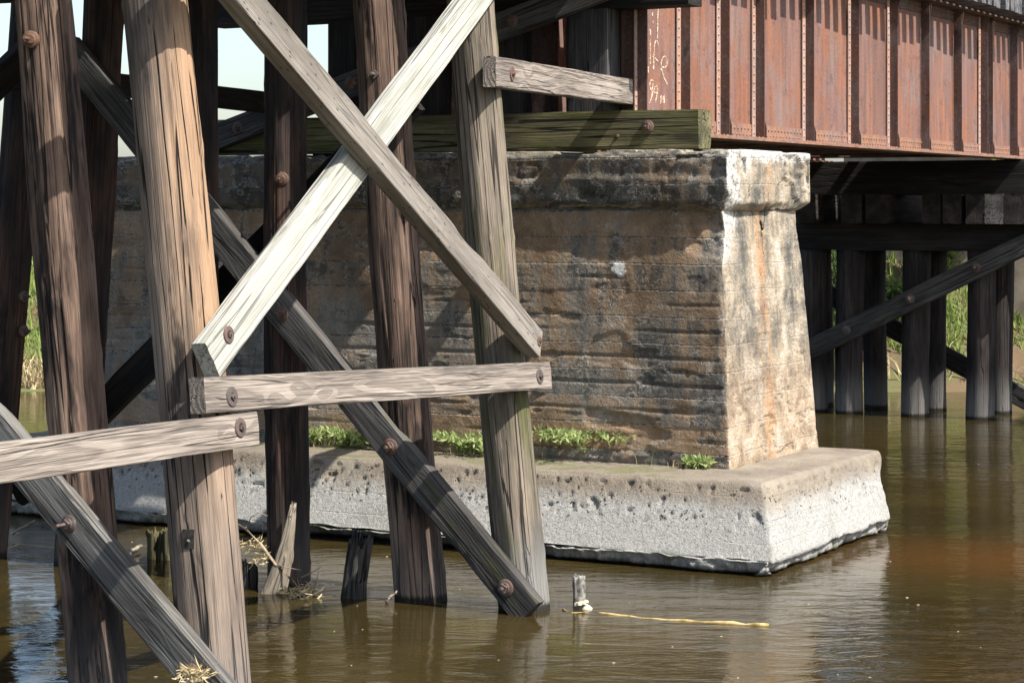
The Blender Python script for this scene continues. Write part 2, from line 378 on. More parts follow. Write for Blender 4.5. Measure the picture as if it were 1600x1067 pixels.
M_BOLTD = rust('rusted_bolt_dark', (0.09, 0.068, 0.06), (0.12, 0.07, 0.05), (0.03, 0.025, 0.025), 0.4, streak=False)
k = NT('chalk'); M_CHALK = k.fin(k.mix(k.ss(k.noise(k.new('ShaderNodeTexCoord').outputs['Object'], 60, 3), 0.42, 0.6), (0.26, 0.15, 0.11), (0.56, 0.49, 0.36)), 0.95)

def concrete_pier(name, cap=False):
    k = NT(name); tc = k.new('ShaderNodeTexCoord'); v = tc.outputs['Object']; x, y, z = k.sep(v)
    ge = k.new('ShaderNodeNewGeometry'); tn = ge.outputs['True Normal']
    front = k.ss(k.vmath('DOT_PRODUCT', tn, tuple(-U)), 0.25, 0.7)
    nose = k.ss(k.vmath('DOT_PRODUCT', tn, tuple(-V)), 0.25, 0.7)
    n_b = k.noise(v, 0.8, 5, 0.62, 0.4); n_m = k.noise(v, 3.6, 6, 0.7, 0.3); n_f = k.noise(v, 30, 4, 0.72)
    st = k.noise(k.vmath('MULTIPLY', v, (3.6, 3.6, 0.8)), 1, 6, 0.7)
    # lift and board joints
    zw = k.math('ADD', z, k.math('MULTIPLY_ADD', k.noise(k.vmath('MULTIPLY', v, (1.3, 1.3, 0.3)), 1, 4, 0.65), 0.05, -0.025))
    fr = k.math('FRACT', k.math('DIVIDE', zw, 0.232)); fl = k.math('ABSOLUTE', k.math('SUBTRACT', fr, 0.5))
    joint = k.math('SUBTRACT', 1.0, k.ss(fl, 0.005, 0.036))
    jl = k.math('MULTIPLY', joint, k.ss(k.noise(k.vmath('MULTIPLY', v, (1.2, 1.2, 4)), 1, 4, 0.65), 0.38, 0.52))
    li = k.math('FLOOR', k.math('ADD', k.math('DIVIDE', zw, 0.232), 0.5))      # each lift has its own tone
    lt = k.new('ShaderNodeTexWhiteNoise', noise_dimensions='1D'); k.set(lt.inputs['W'], li); lt = lt.outputs[0]
    # thin skins of render that have come away in sheets: terraced relief
    tv = k.noise(k.vmath('MULTIPLY', v, (2.1, 2.1, 3.8)), 1, 6, 0.72)
    tq = k.math('MULTIPLY', tv, 9.0); tf = k.math('FRACT', tq)
    terr = k.math('ADD', k.math('FLOOR', tq), k.ss(tf, 0.0, 0.14)); ledge = k.math('MULTIPLY', k.math('SUBTRACT', 1.0, k.ss(tf, 0.05, 0.30)), k.ss(n_m, 0.46, 0.58))
    # front: brown mud stain, grey cement skin, black growth running down
    tan = k.ramp(k.math('ADD', k.math('MULTIPLY', n_b, 0.6), k.math('MULTIPLY', n_m, 0.4)), [(0.38, (0.15, 0.105, 0.066)), (0.5, (0.27, 0.182, 0.11)), (0.62, (0.34, 0.24, 0.155))])
    grey = k.ramp(n_m, [(0.35, (0.14, 0.13, 0.112)), (0.65, (0.29, 0.27, 0.23))])
    fcol = k.mix(k.ss(k.math('ADD', k.math('MULTIPLY_ADD', lt, 0.16, -0.08), k.math('ADD', k.math('MULTIPLY', st, 0.5), k.math('MULTIPLY', n_b, 0.5))), 0.44, 0.58), tan, grey)
    upz = k.ss(k.math('ADD', z, k.math('MULTIPLY', n_b, 0.5)), 2.0, 2.9)
    blk = k.math('ADD', k.math('MULTIPLY', n_m, 0.55), k.math('MULTIPLY', st, 0.45))
    blk = k.math('ADD', blk, k.math('MULTIPLY_ADD', lt, 0.11, -0.055))
    blk = k.math('ADD', blk, k.math('MULTIPLY', upz, 0.03))
    blk = k.math('ADD', blk, k.math('MULTIPLY', k.ss(y, 1.3, -0.2), 0.04))
    if cap: fcol = k.mix(0.45, fcol, (0.085, 0.08, 0.066))
    fcol = k.mix(k.math('MULTIPLY', k.ss(blk, 0.47 if cap else 0.515, 0.60 if cap else 0.61), 0.74), fcol, (0.030, 0.030, 0.028))
    chalk = k.ss(k.noise(k.vmath('MULTIPLY', v, (2.6, 2.6, 3.4)), 1, 6, 0.74), 0.59, 0.65)
    fcol = k.mix(k.math('MULTIPLY', chalk, 0.5), fcol, (0.34, 0.325, 0.29))
    fcol = k.mix(k.math('MULTIPLY', ledge, 0.7), fcol, (0.42, 0.385, 0.33))
    fcol = k.mix(k.math('MULTIPLY', jl, 0.7), fcol, k.ramp(n_f, [(0.45, (0.02, 0.018, 0.016)), (0.54, (0.42, 0.39, 0.34))]))
    if not cap:   # splash of white paint
        pt = t_at(966, 3.33); py_ = k.math('DIVIDE', k.math('SUBTRACT', y, pt), 0.085); pz_ = k.math('DIVIDE', k.math('SUBTRACT', z, HC-93/3500*19.9), 0.12)
        pr_ = k.math('ADD', k.math('SQRT', k.math('ADD', k.math('MULTIPLY', py_, py_), k.math('MULTIPLY', pz_, pz_))), k.math('MULTIPLY_ADD', k.noise(v, 11, 4, 0.7), 3.4, -1.7))
        fcol = k.mix(k.math('MULTIPLY', k.ss(pr_, 0.75, 0.5), 0.8), fcol, (0.60, 0.60, 0.58))
    # the pale nose: lime, grey streaks, iron stain
    pal = k.ramp(k.math('ADD', k.math('MULTIPLY', st, 0.55), k.math('MULTIPLY', n_m, 0.45)), [(0.41, (0.10, 0.094, 0.08)), (0.485, (0.20, 0.175, 0.138)), (0.535, (0.31, 0.25, 0.175)), (0.62, (0.42, 0.38, 0.315))])
    low = k.math('SUBTRACT', 1.0, k.ss(k.math('ADD', z, k.math('MULTIPLY', n_b, 0.6)), 1.1, 2.5))
    pal = k.mix(k.math('MULTIPLY', low, 0.52), pal, k.ramp(n_m, [(0.35, (0.22, 0.14, 0.08)), (0.5, (0.36, 0.25, 0.155)), (0.65, (0.43, 0.34, 0.25))]))
    iw = k.math('ABSOLUTE', k.math('SUBTRACT', k.math('ADD', x, k.math('MULTIPLY', n_m, 0.25)), 4.33))
    iron = k.math('MULTIPLY', k.math('SUBTRACT', 1.0, k.ss(iw, 0.02, 0.16)), k.ss(st, 0.38, 0.58))
    pal = k.mix(k.math('MULTIPLY', iron, 0.7), pal, (0.40, 0.215, 0.10))
    pal = k.mix(k.math('MULTIPLY', k.ss(n_f, 0.56, 0.66), 0.45), pal, (0.10, 0.095, 0.085))
    pal = k.mix(k.math('MULTIPLY', ledge, 0.6), pal, (0.56, 0.53, 0.48))
    pal = k.mix(k.math('MULTIPLY', jl, 0.28), pal, k.ramp(n_f, [(0.47, (0.09, 0.08, 0.07)), (0.57, (0.60, 0.57, 0.52))]))
    top = k.ramp(n_m, [(0.35, (0.20, 0.18, 0.125)), (0.65, (0.40, 0.365, 0.28))])
    c = k.mix(front, k.mix(nose, top, pal), fcol)
    # freshly broken white concrete at the corner of nose and front
    ycut = k.math('ADD', y, k.math('MULTIPLY', n_m, 0.35)); xcut = k.math('ADD', x, k.math('MULTIPLY_ADD', n_m, 0.9, -0.45))
    if cap: br = k.math('MULTIPLY', k.ss(ycut, 0.12, 0.03), k.math('MAXIMUM', k.ss(xcut, 3.62, 3.45), k.math('MULTIPLY', k.ss(k.math('ADD', z, k.math('MULTIPLY_ADD', n_m, 0.4, -0.2)), 3.30, 3.40), 0.9)))
    else: br = k.math('MULTIPLY', k.ss(ycut, 0.24, 0.12), k.math('MULTIPLY', k.ss(xcut, 3.72, 3.5), k.ss(z, 2.35, 2.7)))
    br = k.math('MULTIPLY', br, k.math('SUBTRACT', 1.0, k.math('MULTIPLY', front, 0.8)))
    c = k.mix(br, c, k.ramp(n_f, [(0.38, (0.22, 0.205, 0.18)), (0.52, (0.58, 0.56, 0.52))]))
    h = k.math('ADD', k.math('MULTIPLY', n_f, 0.9), k.math('MULTIPLY', n_m, 0.8))
    h = k.math('SUBTRACT', h, k.math('MULTIPLY', jl, k.math('MULTIPLY_ADD', nose, -0.42, 0.6))); h = k.math('ADD', h, k.math('MULTIPLY', terr, 0.33))
    return k.fin(c, 0.93, k.bump(h, 0.85, 0.02), 0.15)
M_SHAFT = concrete_pier('concrete_shaft'); M_CAP = concrete_pier('concrete_cap', True)
def concrete_footing():
    k = NT('concrete_footing'); tc = k.new('ShaderNodeTexCoord'); v = tc.outputs['Object']; x, y, z = k.sep(v)
    n_m = k.noise(v, 2.4, 5, 0.66); n_f = k.noise(v, 34, 5, 0.75); n_g = k.noise(v, 85, 2, 0.7)
    dirt = k.ramp(n_m, [(0.3, (0.17, 0.14, 0.108)), (0.7, (0.31, 0.265, 0.205))])
    pale = k.ramp(k.math('ADD', k.math('MULTIPLY', n_f, 0.6), k.math('MULTIPLY', n_g, 0.4)), [(0.36, (0.20, 0.194, 0.178)), (0.48, (0.315, 0.307, 0.282)), (0.64, (0.42, 0.411, 0.382))])
    zz = k.math('ADD', z, k.math('MULTIPLY_ADD', n_m, 0.22, -0.11))
    c = k.mix(k.ss(zz, 0.42, 0.60), pale, dirt)
    pn = k.noise(v, 21, 3, 0.6); pm = k.math('MULTIPLY', k.ss(pn, 0.62, 0.68), k.math('MULTIPLY', k.ss(z, 0.26, 0.40), k.ss(z, 0.69, 0.6)))
    c = k.mix(k.math('MULTIPLY', pm, 0.85), c, (0.02, 0.018, 0.016))
    low = k.math('MULTIPLY', k.ss(zz, 0.13, 0.03), k.ss(n_f, 0.46, 0.54)); c = k.mix(k.math('MULTIPLY', low, 0.6), c, (0.05, 0.05, 0.044))
    c = k.mix(k.math('MULTIPLY', k.ss(k.noise(k.vmath('MULTIPLY', v, (2.2, 2.2, 0.7)), 1, 5, 0.7), 0.52, 0.66), 0.45), c, (0.21, 0.195, 0.165))
    gm = k.math('MULTIPLY', k.ss(k.noise(v, 5, 4), 0.52, 0.62), k.ss(zz, 0.16, 0.08)); c = k.mix(k.math('MULTIPLY', gm, 0.5), c, (0.07, 0.08, 0.025))
    wet = k.ss(k.math('ADD', z, k.math('MULTIPLY', n_f, 0.05)), 0.06, 0.035); c = k.mix(wet, c, (0.018, 0.016, 0.013))
    ge = k.new('ShaderNodeNewGeometry'); upm = k.math('MULTIPLY', k.ss(k.sep(ge.outputs['True Normal'])[2], 0.8, 0.95), k.ss(n_m, 0.46, 0.56))
    upm = k.math('MULTIPLY', upm, k.ss(y, -0.35, 0.1))
    c = k.mix(k.math('MULTIPLY', upm, 0.6), c, (0.10, 0.11, 0.035))
    fz = k.math('ABSOLUTE', k.math('SUBTRACT', k.math('FRACT', k.math('DIVIDE', k.math('ADD', z, k.math('MULTIPLY', n_m, 0.02)), 0.17)), 0.5))
    form = k.math('MULTIPLY', k.math('SUBTRACT', 1.0, k.ss(fz, 0.0, 0.05)), k.ss(n_m, 0.4, 0.6))
    h = k.math('SUBTRACT', k.math('ADD', n_f, k.math('MULTIPLY', n_g, 0.35)), k.math('ADD', k.math('MULTIPLY', pm, 1.2), k.math('MULTIPLY', form, 0.2)))
    return k.fin(c, 0.94, k.bump(h, 0.8, 0.022), 0.15)
M_FOOT = concrete_footing()

def water_mat():
    k = NT('river_water'); ge = k.new('ShaderNodeNewGeometry'); p = ge.outputs['Position']; x, y, z = k.sep(p)
    # turbid water; an orange sandbank lies shallow off the nose of the pier
    nb = k.noise(p, 0.5, 4, 0.55)
    ex = k.math('DIVIDE', k.math('SUBTRACT', x, 5.2), 2.9); ey = k.math('DIVIDE', k.math('SUBTRACT', y, 18.6), 1.5)
    el = k.math('SQRT', k.math('ADD', k.math('MULTIPLY', ex, ex), k.math('MULTIPLY', ey, ey)))
    sand = k.math('SUBTRACT', 1.0, k.ss(k.math('ADD', el, k.math('MULTIPLY', k.math('SUBTRACT', nb, 0.5), 1.3)), 0.15, 1.35))
    c = k.mix(k.ss(nb, 0.4, 0.65), (0.029, 0.0212, 0.0068), (0.041, 0.0295, 0.0092))
    c = k.mix(k.math('MULTIPLY', sand, 0.85), c, (0.085, 0.040, 0.011))
    w1 = k.noise(k.vmath('MULTIPLY', p, (1.0, 2.3, 1)), 1.9, 4, 0.55, 0.8)
    w2 = k.noise(k.vmath('MULTIPLY', p, (1.0, 2.2, 1)), 7.5, 4, 0.55, 0.4)
    am = k.ss(k.noise(p, 0.35, 3, 0.5), 0.35, 0.65)
    am = k.math('ADD', 0.35, k.math('MULTIPLY', am, 0.65))
    n = k.bump(k.math('MULTIPLY', w1, am), 0.29, 0.055); n = k.bump(k.math('MULTIPLY', w2, am), 0.20, 0.012, n)
    k.fin(c, 0.04, n, 0.5); k.b.inputs['IOR'].default_value = 1.33; return k.m
M_WATER = water_mat()

def leafmat(name, a, b, trans=0.25):
    k = NT(name); oi = k.new('ShaderNodeTexCoord'); n = k.noise(oi.outputs['Object'], 7, 3)
    c = k.mix(k.ss(n, 0.38, 0.62), a, b); k.fin(c, 0.6, None, 0.25)
    tr = k.new('ShaderNodeBsdfTranslucent'); k.set(tr.inputs[0], c); mx = k.new('ShaderNodeMixShader'); mx.inputs[0].default_value = trans
    k.l.new(k.b.outputs[0], mx.inputs[1]); k.l.new(tr.outputs[0], mx.inputs[2]); k.l.new(mx.outputs[0], k.o.inputs[0]); return k.m
M_WEED = leafmat('weed_leaf', (0.25, 0.33, 0.11), (0.44, 0.50, 0.22), 0.4); M_GRASS = leafmat('bank_grass', (0.17, 0.25, 0.05), (0.30, 0.36, 0.10))
M_SHRUB = leafmat('shrub_leaf', (0.08, 0.13, 0.03), (0.17, 0.23, 0.06)); M_STRAW = leafmat('dry_straw', (0.38, 0.29, 0.15), (0.55, 0.46, 0.28), 0.15)
def plain(name, a, b, scale, rough=0.9, bs=0.4, bd=0.01):
    k = NT(name); tc = k.new('ShaderNodeTexCoord'); n = k.noise(tc.outputs['Object'], scale, 6, 0.65)
    return k.fin(k.mix(k.ss(n, 0.38, 0.62), a, b), rough, k.bump(n, bs, bd), 0.3)
M_GROUND = plain('bank_ground', (0.13, 0.085, 0.05), (0.10, 0.12, 0.04), 0.9, bs=0.8, bd=0.08)
M_ABUT = plain('abutment_concrete', (0.24, 0.195, 0.135), (0.36, 0.30, 0.22), 1.8, bd=0.03)
M_TWIG = plain('twig_bark', (0.22, 0.17, 0.11), (0.36, 0.29, 0.20), 14)
M_ROPE = plain('rope_fibre', (0.22, 0.16, 0.05), (0.50, 0.36, 0.17), 7)
M_FOAM = plain('river_foam', (0.36, 0.29, 0.16), (0.60, 0.54, 0.40), 30)
M_GREYPOST = plain('weathered_peg', (0.09, 0.085, 0.075), (0.27, 0.255, 0.22), 22)
M_TAR = plain('tar_patch', (0.012, 0.011, 0.010), (0.04, 0.035, 0.03), 30)

# ------------------------------------------------------------------ the setting: ground and river
def ground_h(x, y):
    n = fbm(np.stack([x*0.25, y*0.25, x*0], -1), 4, 3); n2 = fbm(np.stack([x*1.1, y*1.1, x*0], -1), 3, 8)
    yb = 35.9+0.5*n+0.25*n2+np.clip(x-8, 0, None)*0.05
    far = -1.2+1.25*sstep(-3.0, 0.15, y-yb)+0.55*sstep(0.0, 0.9, y-yb)+1.7*sstep(0.35, 2.8, y-yb)+0.6*sstep(5, 14, y-yb)+0.12*n2*sstep(0, 1, y-yb)
    near = -1.2+2.4*(1-sstep(1.0, 6.0, y+0.8*n))+0.05*n2
    return np.maximum(far, near)
gx = np.concatenate([np.linspace(-900, -40, 24), np.linspace(-38, -12, 27), np.linspace(-11.6, 17, 120), np.linspace(18, 40, 23), np.linspace(44, 900, 24)])
gy = np.concatenate([np.linspace(-200, -10, 12), np.linspace(-8, 30, 40), np.linspace(30.4, 46, 110), np.linspace(47, 80, 30), np.linspace(90, 1800, 40)])
GX, GY = np.meshgrid(gx, gy, indexing='ij'); gh = ground_h(GX.ravel(), GY.ravel())
nx, ny = GX.shape
gf = [(i*ny+j, (i+1)*ny+j, (i+1)*ny+j+1, i*ny+j+1) for i in range(nx-1) for j in range(ny-1)]
put('ground', mesh('ground', np.stack([GX.ravel(), GY.ravel(), gh], -1), gf), M_GROUND, kind='structure', label='earth river bank rising beyond the water')
put('river_water', mesh('river_water', [(-900, -20, 0), (900, -20, 0), (900, 60, 0), (-900, 60, 0)], [(0, 1, 2, 3)], False), M_WATER, kind='structure', label='brown rippled river water')

# ------------------------------------------------------------------ concrete pier
def block(name, lo0, hi0, lo1, hi1, z0, z1, step, seed, chip, amp, pits=None, extra=None):
    """hexahedron: lower rectangle (s,t) lo0..hi0 at z0, upper lo1..hi1 at z1, faces gridded, edges broken"""
    dims = np.array([hi0[0]-lo0[0], hi0[1]-lo0[1], z1-z0]); n = np.maximum(3, (dims/(np.array(step)*np.ones(3))).astype(int))
    def grid(a, b):
        A, B = np.meshgrid(np.linspace(0, 1, n[a]+1), np.linspace(0, 1, n[b]+1), indexing='ij'); return A.ravel(), B.ravel(), n[a]+1, n[b]+1
    Q = []; F = []; N = []; base = 0
    for ax, val, flip in ((0, 0, 0), (0, 1, 1), (1, 0, 1), (1, 1, 0), (2, 1, 1), (2, 0, 0)):
        oth = [i for i in range(3) if i != ax]
        a, b, na, nb = grid(*oth); q = np.zeros((len(a), 3)); q[:, ax] = val; q[:, oth[0]] = a; q[:, oth[1]] = b
        nn = np.zeros((len(a), 3)); nn[:, ax] = 1 if val else -1
        idx = np.arange(na*nb).reshape(na, nb)+base
        f = np.stack([idx[:-1, :-1], idx[1:, :-1], idx[1:, 1:], idx[:-1, 1:]], -1).reshape(-1, 4)
        if (ax == 0 and val == 0) or (ax == 1 and val == 1) or (ax == 2 and val == 0): f = f[:, ::-1]
        Q.append(q); F.append(f); N.append(nn); base += na*nb
    Q = np.vstack(Q); F = np.vstack(F); N = np.vstack(N)
    def pos(q):
        w = q[:, 2:3]; lo = np.array(lo0)*(1-w)+np.array(lo1)*w; hi = np.array(hi0)*(1-w)+np.array(hi1)*w
        st = lo+(hi-lo)*q[:, :2]; return np.column_stack([st, z0+(z1-z0)*q[:, 2]])
    P = pos(Q)
    # broken edges: distance to the nearest face along each axis
    D = np.minimum(Q, 1-Q)*dims; S = np.where(Q < 0.5, 1.0, -1.0)
    big = fbm(P*1.1, 4, seed); fine = fbm(P*6, 4, seed+4)
    kk = np.clip(chip*(0.35+1.3*np.clip(big, -0.3, 1)+0.7*fine), 0.012, None)
    for a, b in ((0, 1), (0, 2), (1, 2)):
        pu = np.clip(kk-(D[:, a]+D[:, b]), 0, None)*0.5
        P[:, a] += S[:, a]*pu; P[:, b] += S[:, b]*pu
    d = amp*(fbm(P*1.3, 5, seed+11)*1.2+0.5*fbm(P*7, 4, seed+15))
    if pits is not None: d = d-pits(P, N)
    edge = np.sort(D, 1)[:, 1]; w = sstep(0.0, 0.06, edge)*0.85+0.15
    Nn = N.copy()
    P = P+Nn*(d*w)[:, None]
    if extra is not None: P = extra(P, N)
    # weld
    key = np.round(Q*1e5).astype(np.int64); uq, inv = np.unique(key, axis=0, return_inverse=True); inv = inv.ravel()
    acc = np.zeros((len(uq), 3)); cnt = np.zeros(len(uq)); np.add.at(acc, inv, P); np.add.at(cnt, inv, 1); P2 = acc/cnt[:, None]
    return mesh(name, P2, inv[F])

SH0, SH1 = 0.70, 2.90
pier = thing('concrete_pier', W(4.2, 3.1, 0), 'massive old concrete bridge pier with battered stained shaft standing in the river', 'pier')
# strips and patches where the skin has come away
def shaft_pits(P, N):
    fr = np.abs(((P[:, 2]+0.02*fbm(P*np.array([1.2, 1.2, .3]), 3, 70))/0.232+0.5) % 1-0.5)*0.232
    lift = np.floor((P[:, 2]+0.02*fbm(P*np.array([1.2, 1.2, .3]), 3, 70))/0.232+0.5)
    stepd = 0.005*np.sin(lift*12.9898)*sstep(-.3, .3, vnoise(P*np.array([.5, .5, 0])+lift[:, None]*3.7, 75))
    nz_ = np.where(N[:, 1] < -.5, 0.3, 1.0)
    line = stepd*nz_+nz_*0.013*np.exp(-(fr/0.012)**2)*sstep(-0.3, 0.2, fbm(P*np.array([.9, .9, 3]), 3, 71))
    sp = 0.017*sstep(0.17, 0.21, fbm(P*np.array([2.2, 2.2, 5.5]), 5, 72))*(1-sstep(1.0, 2.1, P[:, 2])*0.6)
    band = 0.035*np.exp(-((P[:, 2]-1.17-0.05*vnoise(P*np.array([1, 1, 0]), 74))/0.07)**2)*sstep(-0.1, 0.3, fbm(P*np.array([1.1, 1.1, 4]), 4, 73))*(N[:, 0] < -0.5)
    return line+sp+band
def shaft_extra(P, N):
    # the nose is eaten away near the top on its far side and at the corner
    m = (1-sstep(0.05, 0.5, P[:, 1]+0.1))*sstep(2.35, 2.75, P[:, 2])*0.09*(0.6+fbm(P*5, 3, 77))
    P[:, 0] += np.where(P[:, 0] < 4.3, m, -m); return P
put('shaft', block('shaft', (3.20, -0.26), (5.35, 6.95), (3.37, -0.10), (5.20, 6.55), SH0-0.05, SH1+0.03, (0.026, 0.026, 0.013), 5, 0.05, 0.010, shaft_pits, shaft_extra), M_SHAFT, BM, pier)
def cap_pits(P, N):
    crk = np.abs(fbm(P*np.array([1.6, 1.6, 3.0]), 4, 81)); line = 0.016*np.exp(-(crk/0.02)**2)
    sp = 0.03*sstep(0.1, 0.22, fbm(P*np.array([1.7, 1.7, 4]), 5, 82))
    # slab of render gone from the upper front
    slab = 0.022*sstep(0.0, 0.02, (P[:, 2]-3.18)-0.07*fbm(P*np.array([2, 2, 0.1]), 4, 85))*(N[:, 0] < -.5)
    low = 0.03*sstep(0.0, 0.03, P[:, 1]-0.62-0.05*vnoise(P*9, 3))*0
    return line+sp+slab+low
def cap_extra(P, N):
    k_ = 0.15+0.06*fbm(P*np.array([.8, .8, 0]), 3, 86)+0.03*fbm(P*6, 3, 87)
    dz = 3.44-P[:, 2]; ds = P[:, 0]-3.25; pu = np.clip(k_-(dz*1.3+ds), 0, None)*0.5
    P[:, 0] += pu; P[:, 2] -= pu*0.7
    # chamfered underside easing into the shaft
    cb_ = np.clip(2.975+0.02*fbm(P*5, 3, 89)-P[:, 2], 0, 0.09)
    P[:, 0] += np.where(P[:, 0] < 4.3, cb_, -cb_); P[:, 1] += np.where(P[:, 1] < 3, cb_, -cb_)
    # big bite out of the corner of front and nose, lower corner
    bite = 0.10*sstep(-0.1, 0.3, fbm(P*4.2+4, 5, 88)+0.1)*(1-sstep(0.0, 0.30, (P[:, 0]-3.25)+(P[:, 1]+0.2)))
    P[:, 0] += bite*0.8; P[:, 1] += bite*0.8; return P
put('cap', block('cap', (3.30, -0.20), (5.28, 6.62), (3.28, -0.20), (5.28, 6.62), SH1, 3.44, 0.020, 9, 0.075, 0.012, cap_pits, cap_extra), M_CAP, BM, pier)
def foot_pits(P, N):
    g = fbm(P*19, 3, 90); pit = 0.03*sstep(0.30, 0.5, g)*sstep(0.28, 0.45, P[:, 2])*(1-sstep(0.62, 0.69, P[:, 2]))
    return pit*(np.abs(N[:, 2]) < .5)+0.004*fbm(P*30, 3, 91)
def foot_extra(P, N):
    brk = (1-sstep(0.0, 0.5, P[:, 1]+0.9))*sstep(4.7, 5.2, P[:, 0])*0.2*(0.4+fbm(P*4, 3, 96))
    P[:, 0] -= brk*(P[:, 0] > 4); 
    # ragged lower edge of the smooth face
    P[:, 2] += np.where(P[:, 2] < 0.125, 0.035*fbm(P*np.array([1.5, 1.5, 0]), 4, 98)+0.02*fbm(P*np.array([7, 7, 0]), 3, 99), 0)
    return P
put('footing', block('footing', (2.13, -1.09), (5.10, 7.25), (2.47, -0.88), (5.30, 7.10), 0.11, 0.70, 0.021, 13, 0.03, 0.006, foot_pits, foot_extra), M_FOOT, BM, pier)
def crust_extra(P, N):
    rag = 0.06*fbm(P*1.4, 3, 92)+0.07*np.abs(fbm(P*8, 5, 97))-0.035-0.03*sstep(.1, .2, fbm(P*3.5, 3, 79))
    under = 1-sstep(-0.03, 0.05, P[:, 2]+0.03*fbm(P*4, 3, 94))
    eaten = sstep(0.6, 1.3, P[:, 1])*(1-sstep(3.2, 4.4, P[:, 1]))*sstep(-0.25, 0.25, fbm(P*np.array([1.3, 1.3, 0])+3.3, 3, 95))*(N[:, 0] < -.5)
    d = rag-under*0.10-eaten*0.20
    P[:, :2] += N[:, :2]*d[:, None]
    P[:, 2] += np.where(N[:, 2] > .5, 0.02*fbm(P*np.array([2, 2, 0]), 4, 93)+0.022*fbm(P*np.array([11, 11, 0]), 4, 91), 0); return P
put('footing_crust', block('footing_crust', (2.02, -1.09), (4.98, 7.35), (2.09, -1.06), (5.02, 7.30), -0.35, 0.115, 0.018, 17, 0.02, 0.008, None, crust_extra), M_FOOT, BM, pier)

# ------------------------------------------------------------------ bolts
def lathe(prof, seg=16):
    v = []; f = []
    for r, h in prof:
        for k_ in range(seg):
            a = 2*math.pi*k_/seg; v.append((r*math.cos(a), r*math.sin(a), h))
    for i in range(len(prof)-1):
        for k_ in range(seg):
            q = (k_+1) % seg; f.append((i*seg+k_, i*seg+q, (i+1)*seg+q, (i+1)*seg+k_))
    f.append(tuple(range((len(prof)-1)*seg, len(prof)*seg)))
    return v, f
def bolt_mesh(rod, name):
    b = MB(); b.add(*lathe([(0.063, -0.02), (0.064, 0.006), (0.058, 0.012), (0.042, 0.018), (0.036, 0.026)], 20))
    a = 0.026; b.box(-a, a, -a, a, 0.02, 0.052)
    b.add(*lathe([(0.0125, 0.04), (0.0125, 0.052+rod), (0.010, 0.055+rod)], 10))
    me = b.build(name); return me
def flat_bolt(name):
    b = MB(); b.add(*lathe([(0.064, -0.02), (0.064, 0.005), (0.060, 0.010), (0.030, 0.011), (0.026, 0.004)], 20))
    a = 0.018; b.box(-a, a, -a, a, 0.0, 0.022); b.add(*lathe([(0.009, 0.02), (0.009, 0.032)], 8)); return b.build(name)
BOLT_F = flat_bolt('bolt_flat'); BOLT_F.materials.append(M_BOLTD)
BOLT_S = bolt_mesh(0.025, 'bolt_short'); BOLT_L = bolt_mesh(0.09, 'bolt_long'); BOLT_D = bolt_mesh(0.03, 'bolt_dark')
BOLT_S.materials.append(M_BOLT); BOLT_L.materials.append(M_BOLT); BOLT_D.materials.append(M_BOLTD)
def bolt(p, n, parent, me=None, sc=1.0, rot=0.4):
    M = frame(Vector(p), Vector(n).orthogonal(), n) @ Matrix.Rotation(rot+random.uniform(-.5, .5), 4, 'Z') @ Matrix.Scale(sc*0.8, 4)
    return put('bolt', me or BOLT_S, None, M, parent)

# ------------------------------------------------------------------ the near bent (its two outer piles are in view)
SA = -4.1
bentA = thing('trestle_bent', W(SA, 1.2, 0), 'nearest timber pile bent at left, two thick leaning sunlit piles with a weathered diagonal brace', 'trestle bent', 'timber pile bents of the near trestle')
P2 = pile(W(SA, -0.27, -0.4), W(SA, 0.29, 4.66), 0.205, 0.185, MW['tan'], bentA, seed=3, checks=7)
tag(P2, 'thick tan pile with a long drying crack')
P1 = pile(W(SA-0.07, 0.50, -0.4), W(SA-0.08, 1.08, 4.66), 0.168, 0.168, MW['brown'], bentA, seed=8, checks=8, rough=1.5)
tag(P1, 'darker rough pile with tar patches')
for tt_, sd in ((1.75, 15), (2.8, 16)):
    pile(W(SA, tt_-0.1, -0.4), W(SA, tt_, 4.66), 0.17, 0.165, MW['tarred'], bentA, seed=sd, m=48, step=0.15)
sA = SA-0.30
swayA = timber('sway_brace', on_s(-150, 506, sA), on_s(392, 1161, sA), -U, 0.235, 0.10, MW['sway'], bentA, seed=21, wear=1.5, rough=1.5)
bolt(on_s(108, 818, sA), -U, swayA, BOLT_L); bolt(on_s(300, 1050, sA), -U, swayA)
capA = timber('cap', W(SA, 0.05, 4.83), W(SA, 5.3, 4.83), -U, 0.34, 0.34, MW['dark'], bentA, seed=22, face=False)
bolt(hit(48, 62, W(SA-0.25, 0.8, 3.8), -U), (-U*0.9-V*0.35).normalized(), P1, BOLT_L)
# tag plates nailed to the tan pile
def pile_surface(px, py, s, t0, z0, slope, r):
    p = on_s(px, py, s); return p
for (px, py, hw, hh) in ((280, 135, 0.018, 0.035), (295, 842, 0.034, 0.055)):
    axis_t = lambda z: -0.27+0.56*(z+0.4)/5.06
    best = None
    o = Vector((0, 0, HC)); d = ray(px, py)
    for i in range(4000):
        q = o+d*(11.5+i*0.0006); s_, t_, z_ = stz(q)
        rr_ = 0.205-0.02*(z_+0.4)/5.06
        if (s_-SA)**2+(t_-axis_t(z_))**2 < rr_**2: best = q; break
    s_, t_, z_ = stz(best); nn_ = (U*(s_-SA)+V*(t_-axis_t(z_))).normalized()
    b = MB(); b.box(-hw, hw, -hh, hh, -0.012, 0.006)
    pl = put('tag_plate', b.build('tag_plate'), M_TAR, frame(best, nn_.cross(Vector((0, 0, 1)))*-1, nn_), P2)
    b = MB(); b.dome((0, 0, 0), (0, 0, 1), 0.010); put('nail', b.build('nail', True), M_GREYPOST, frame(best+nn_*0.008-Z*0.01, nn_.orthogonal(), nn_), P2)

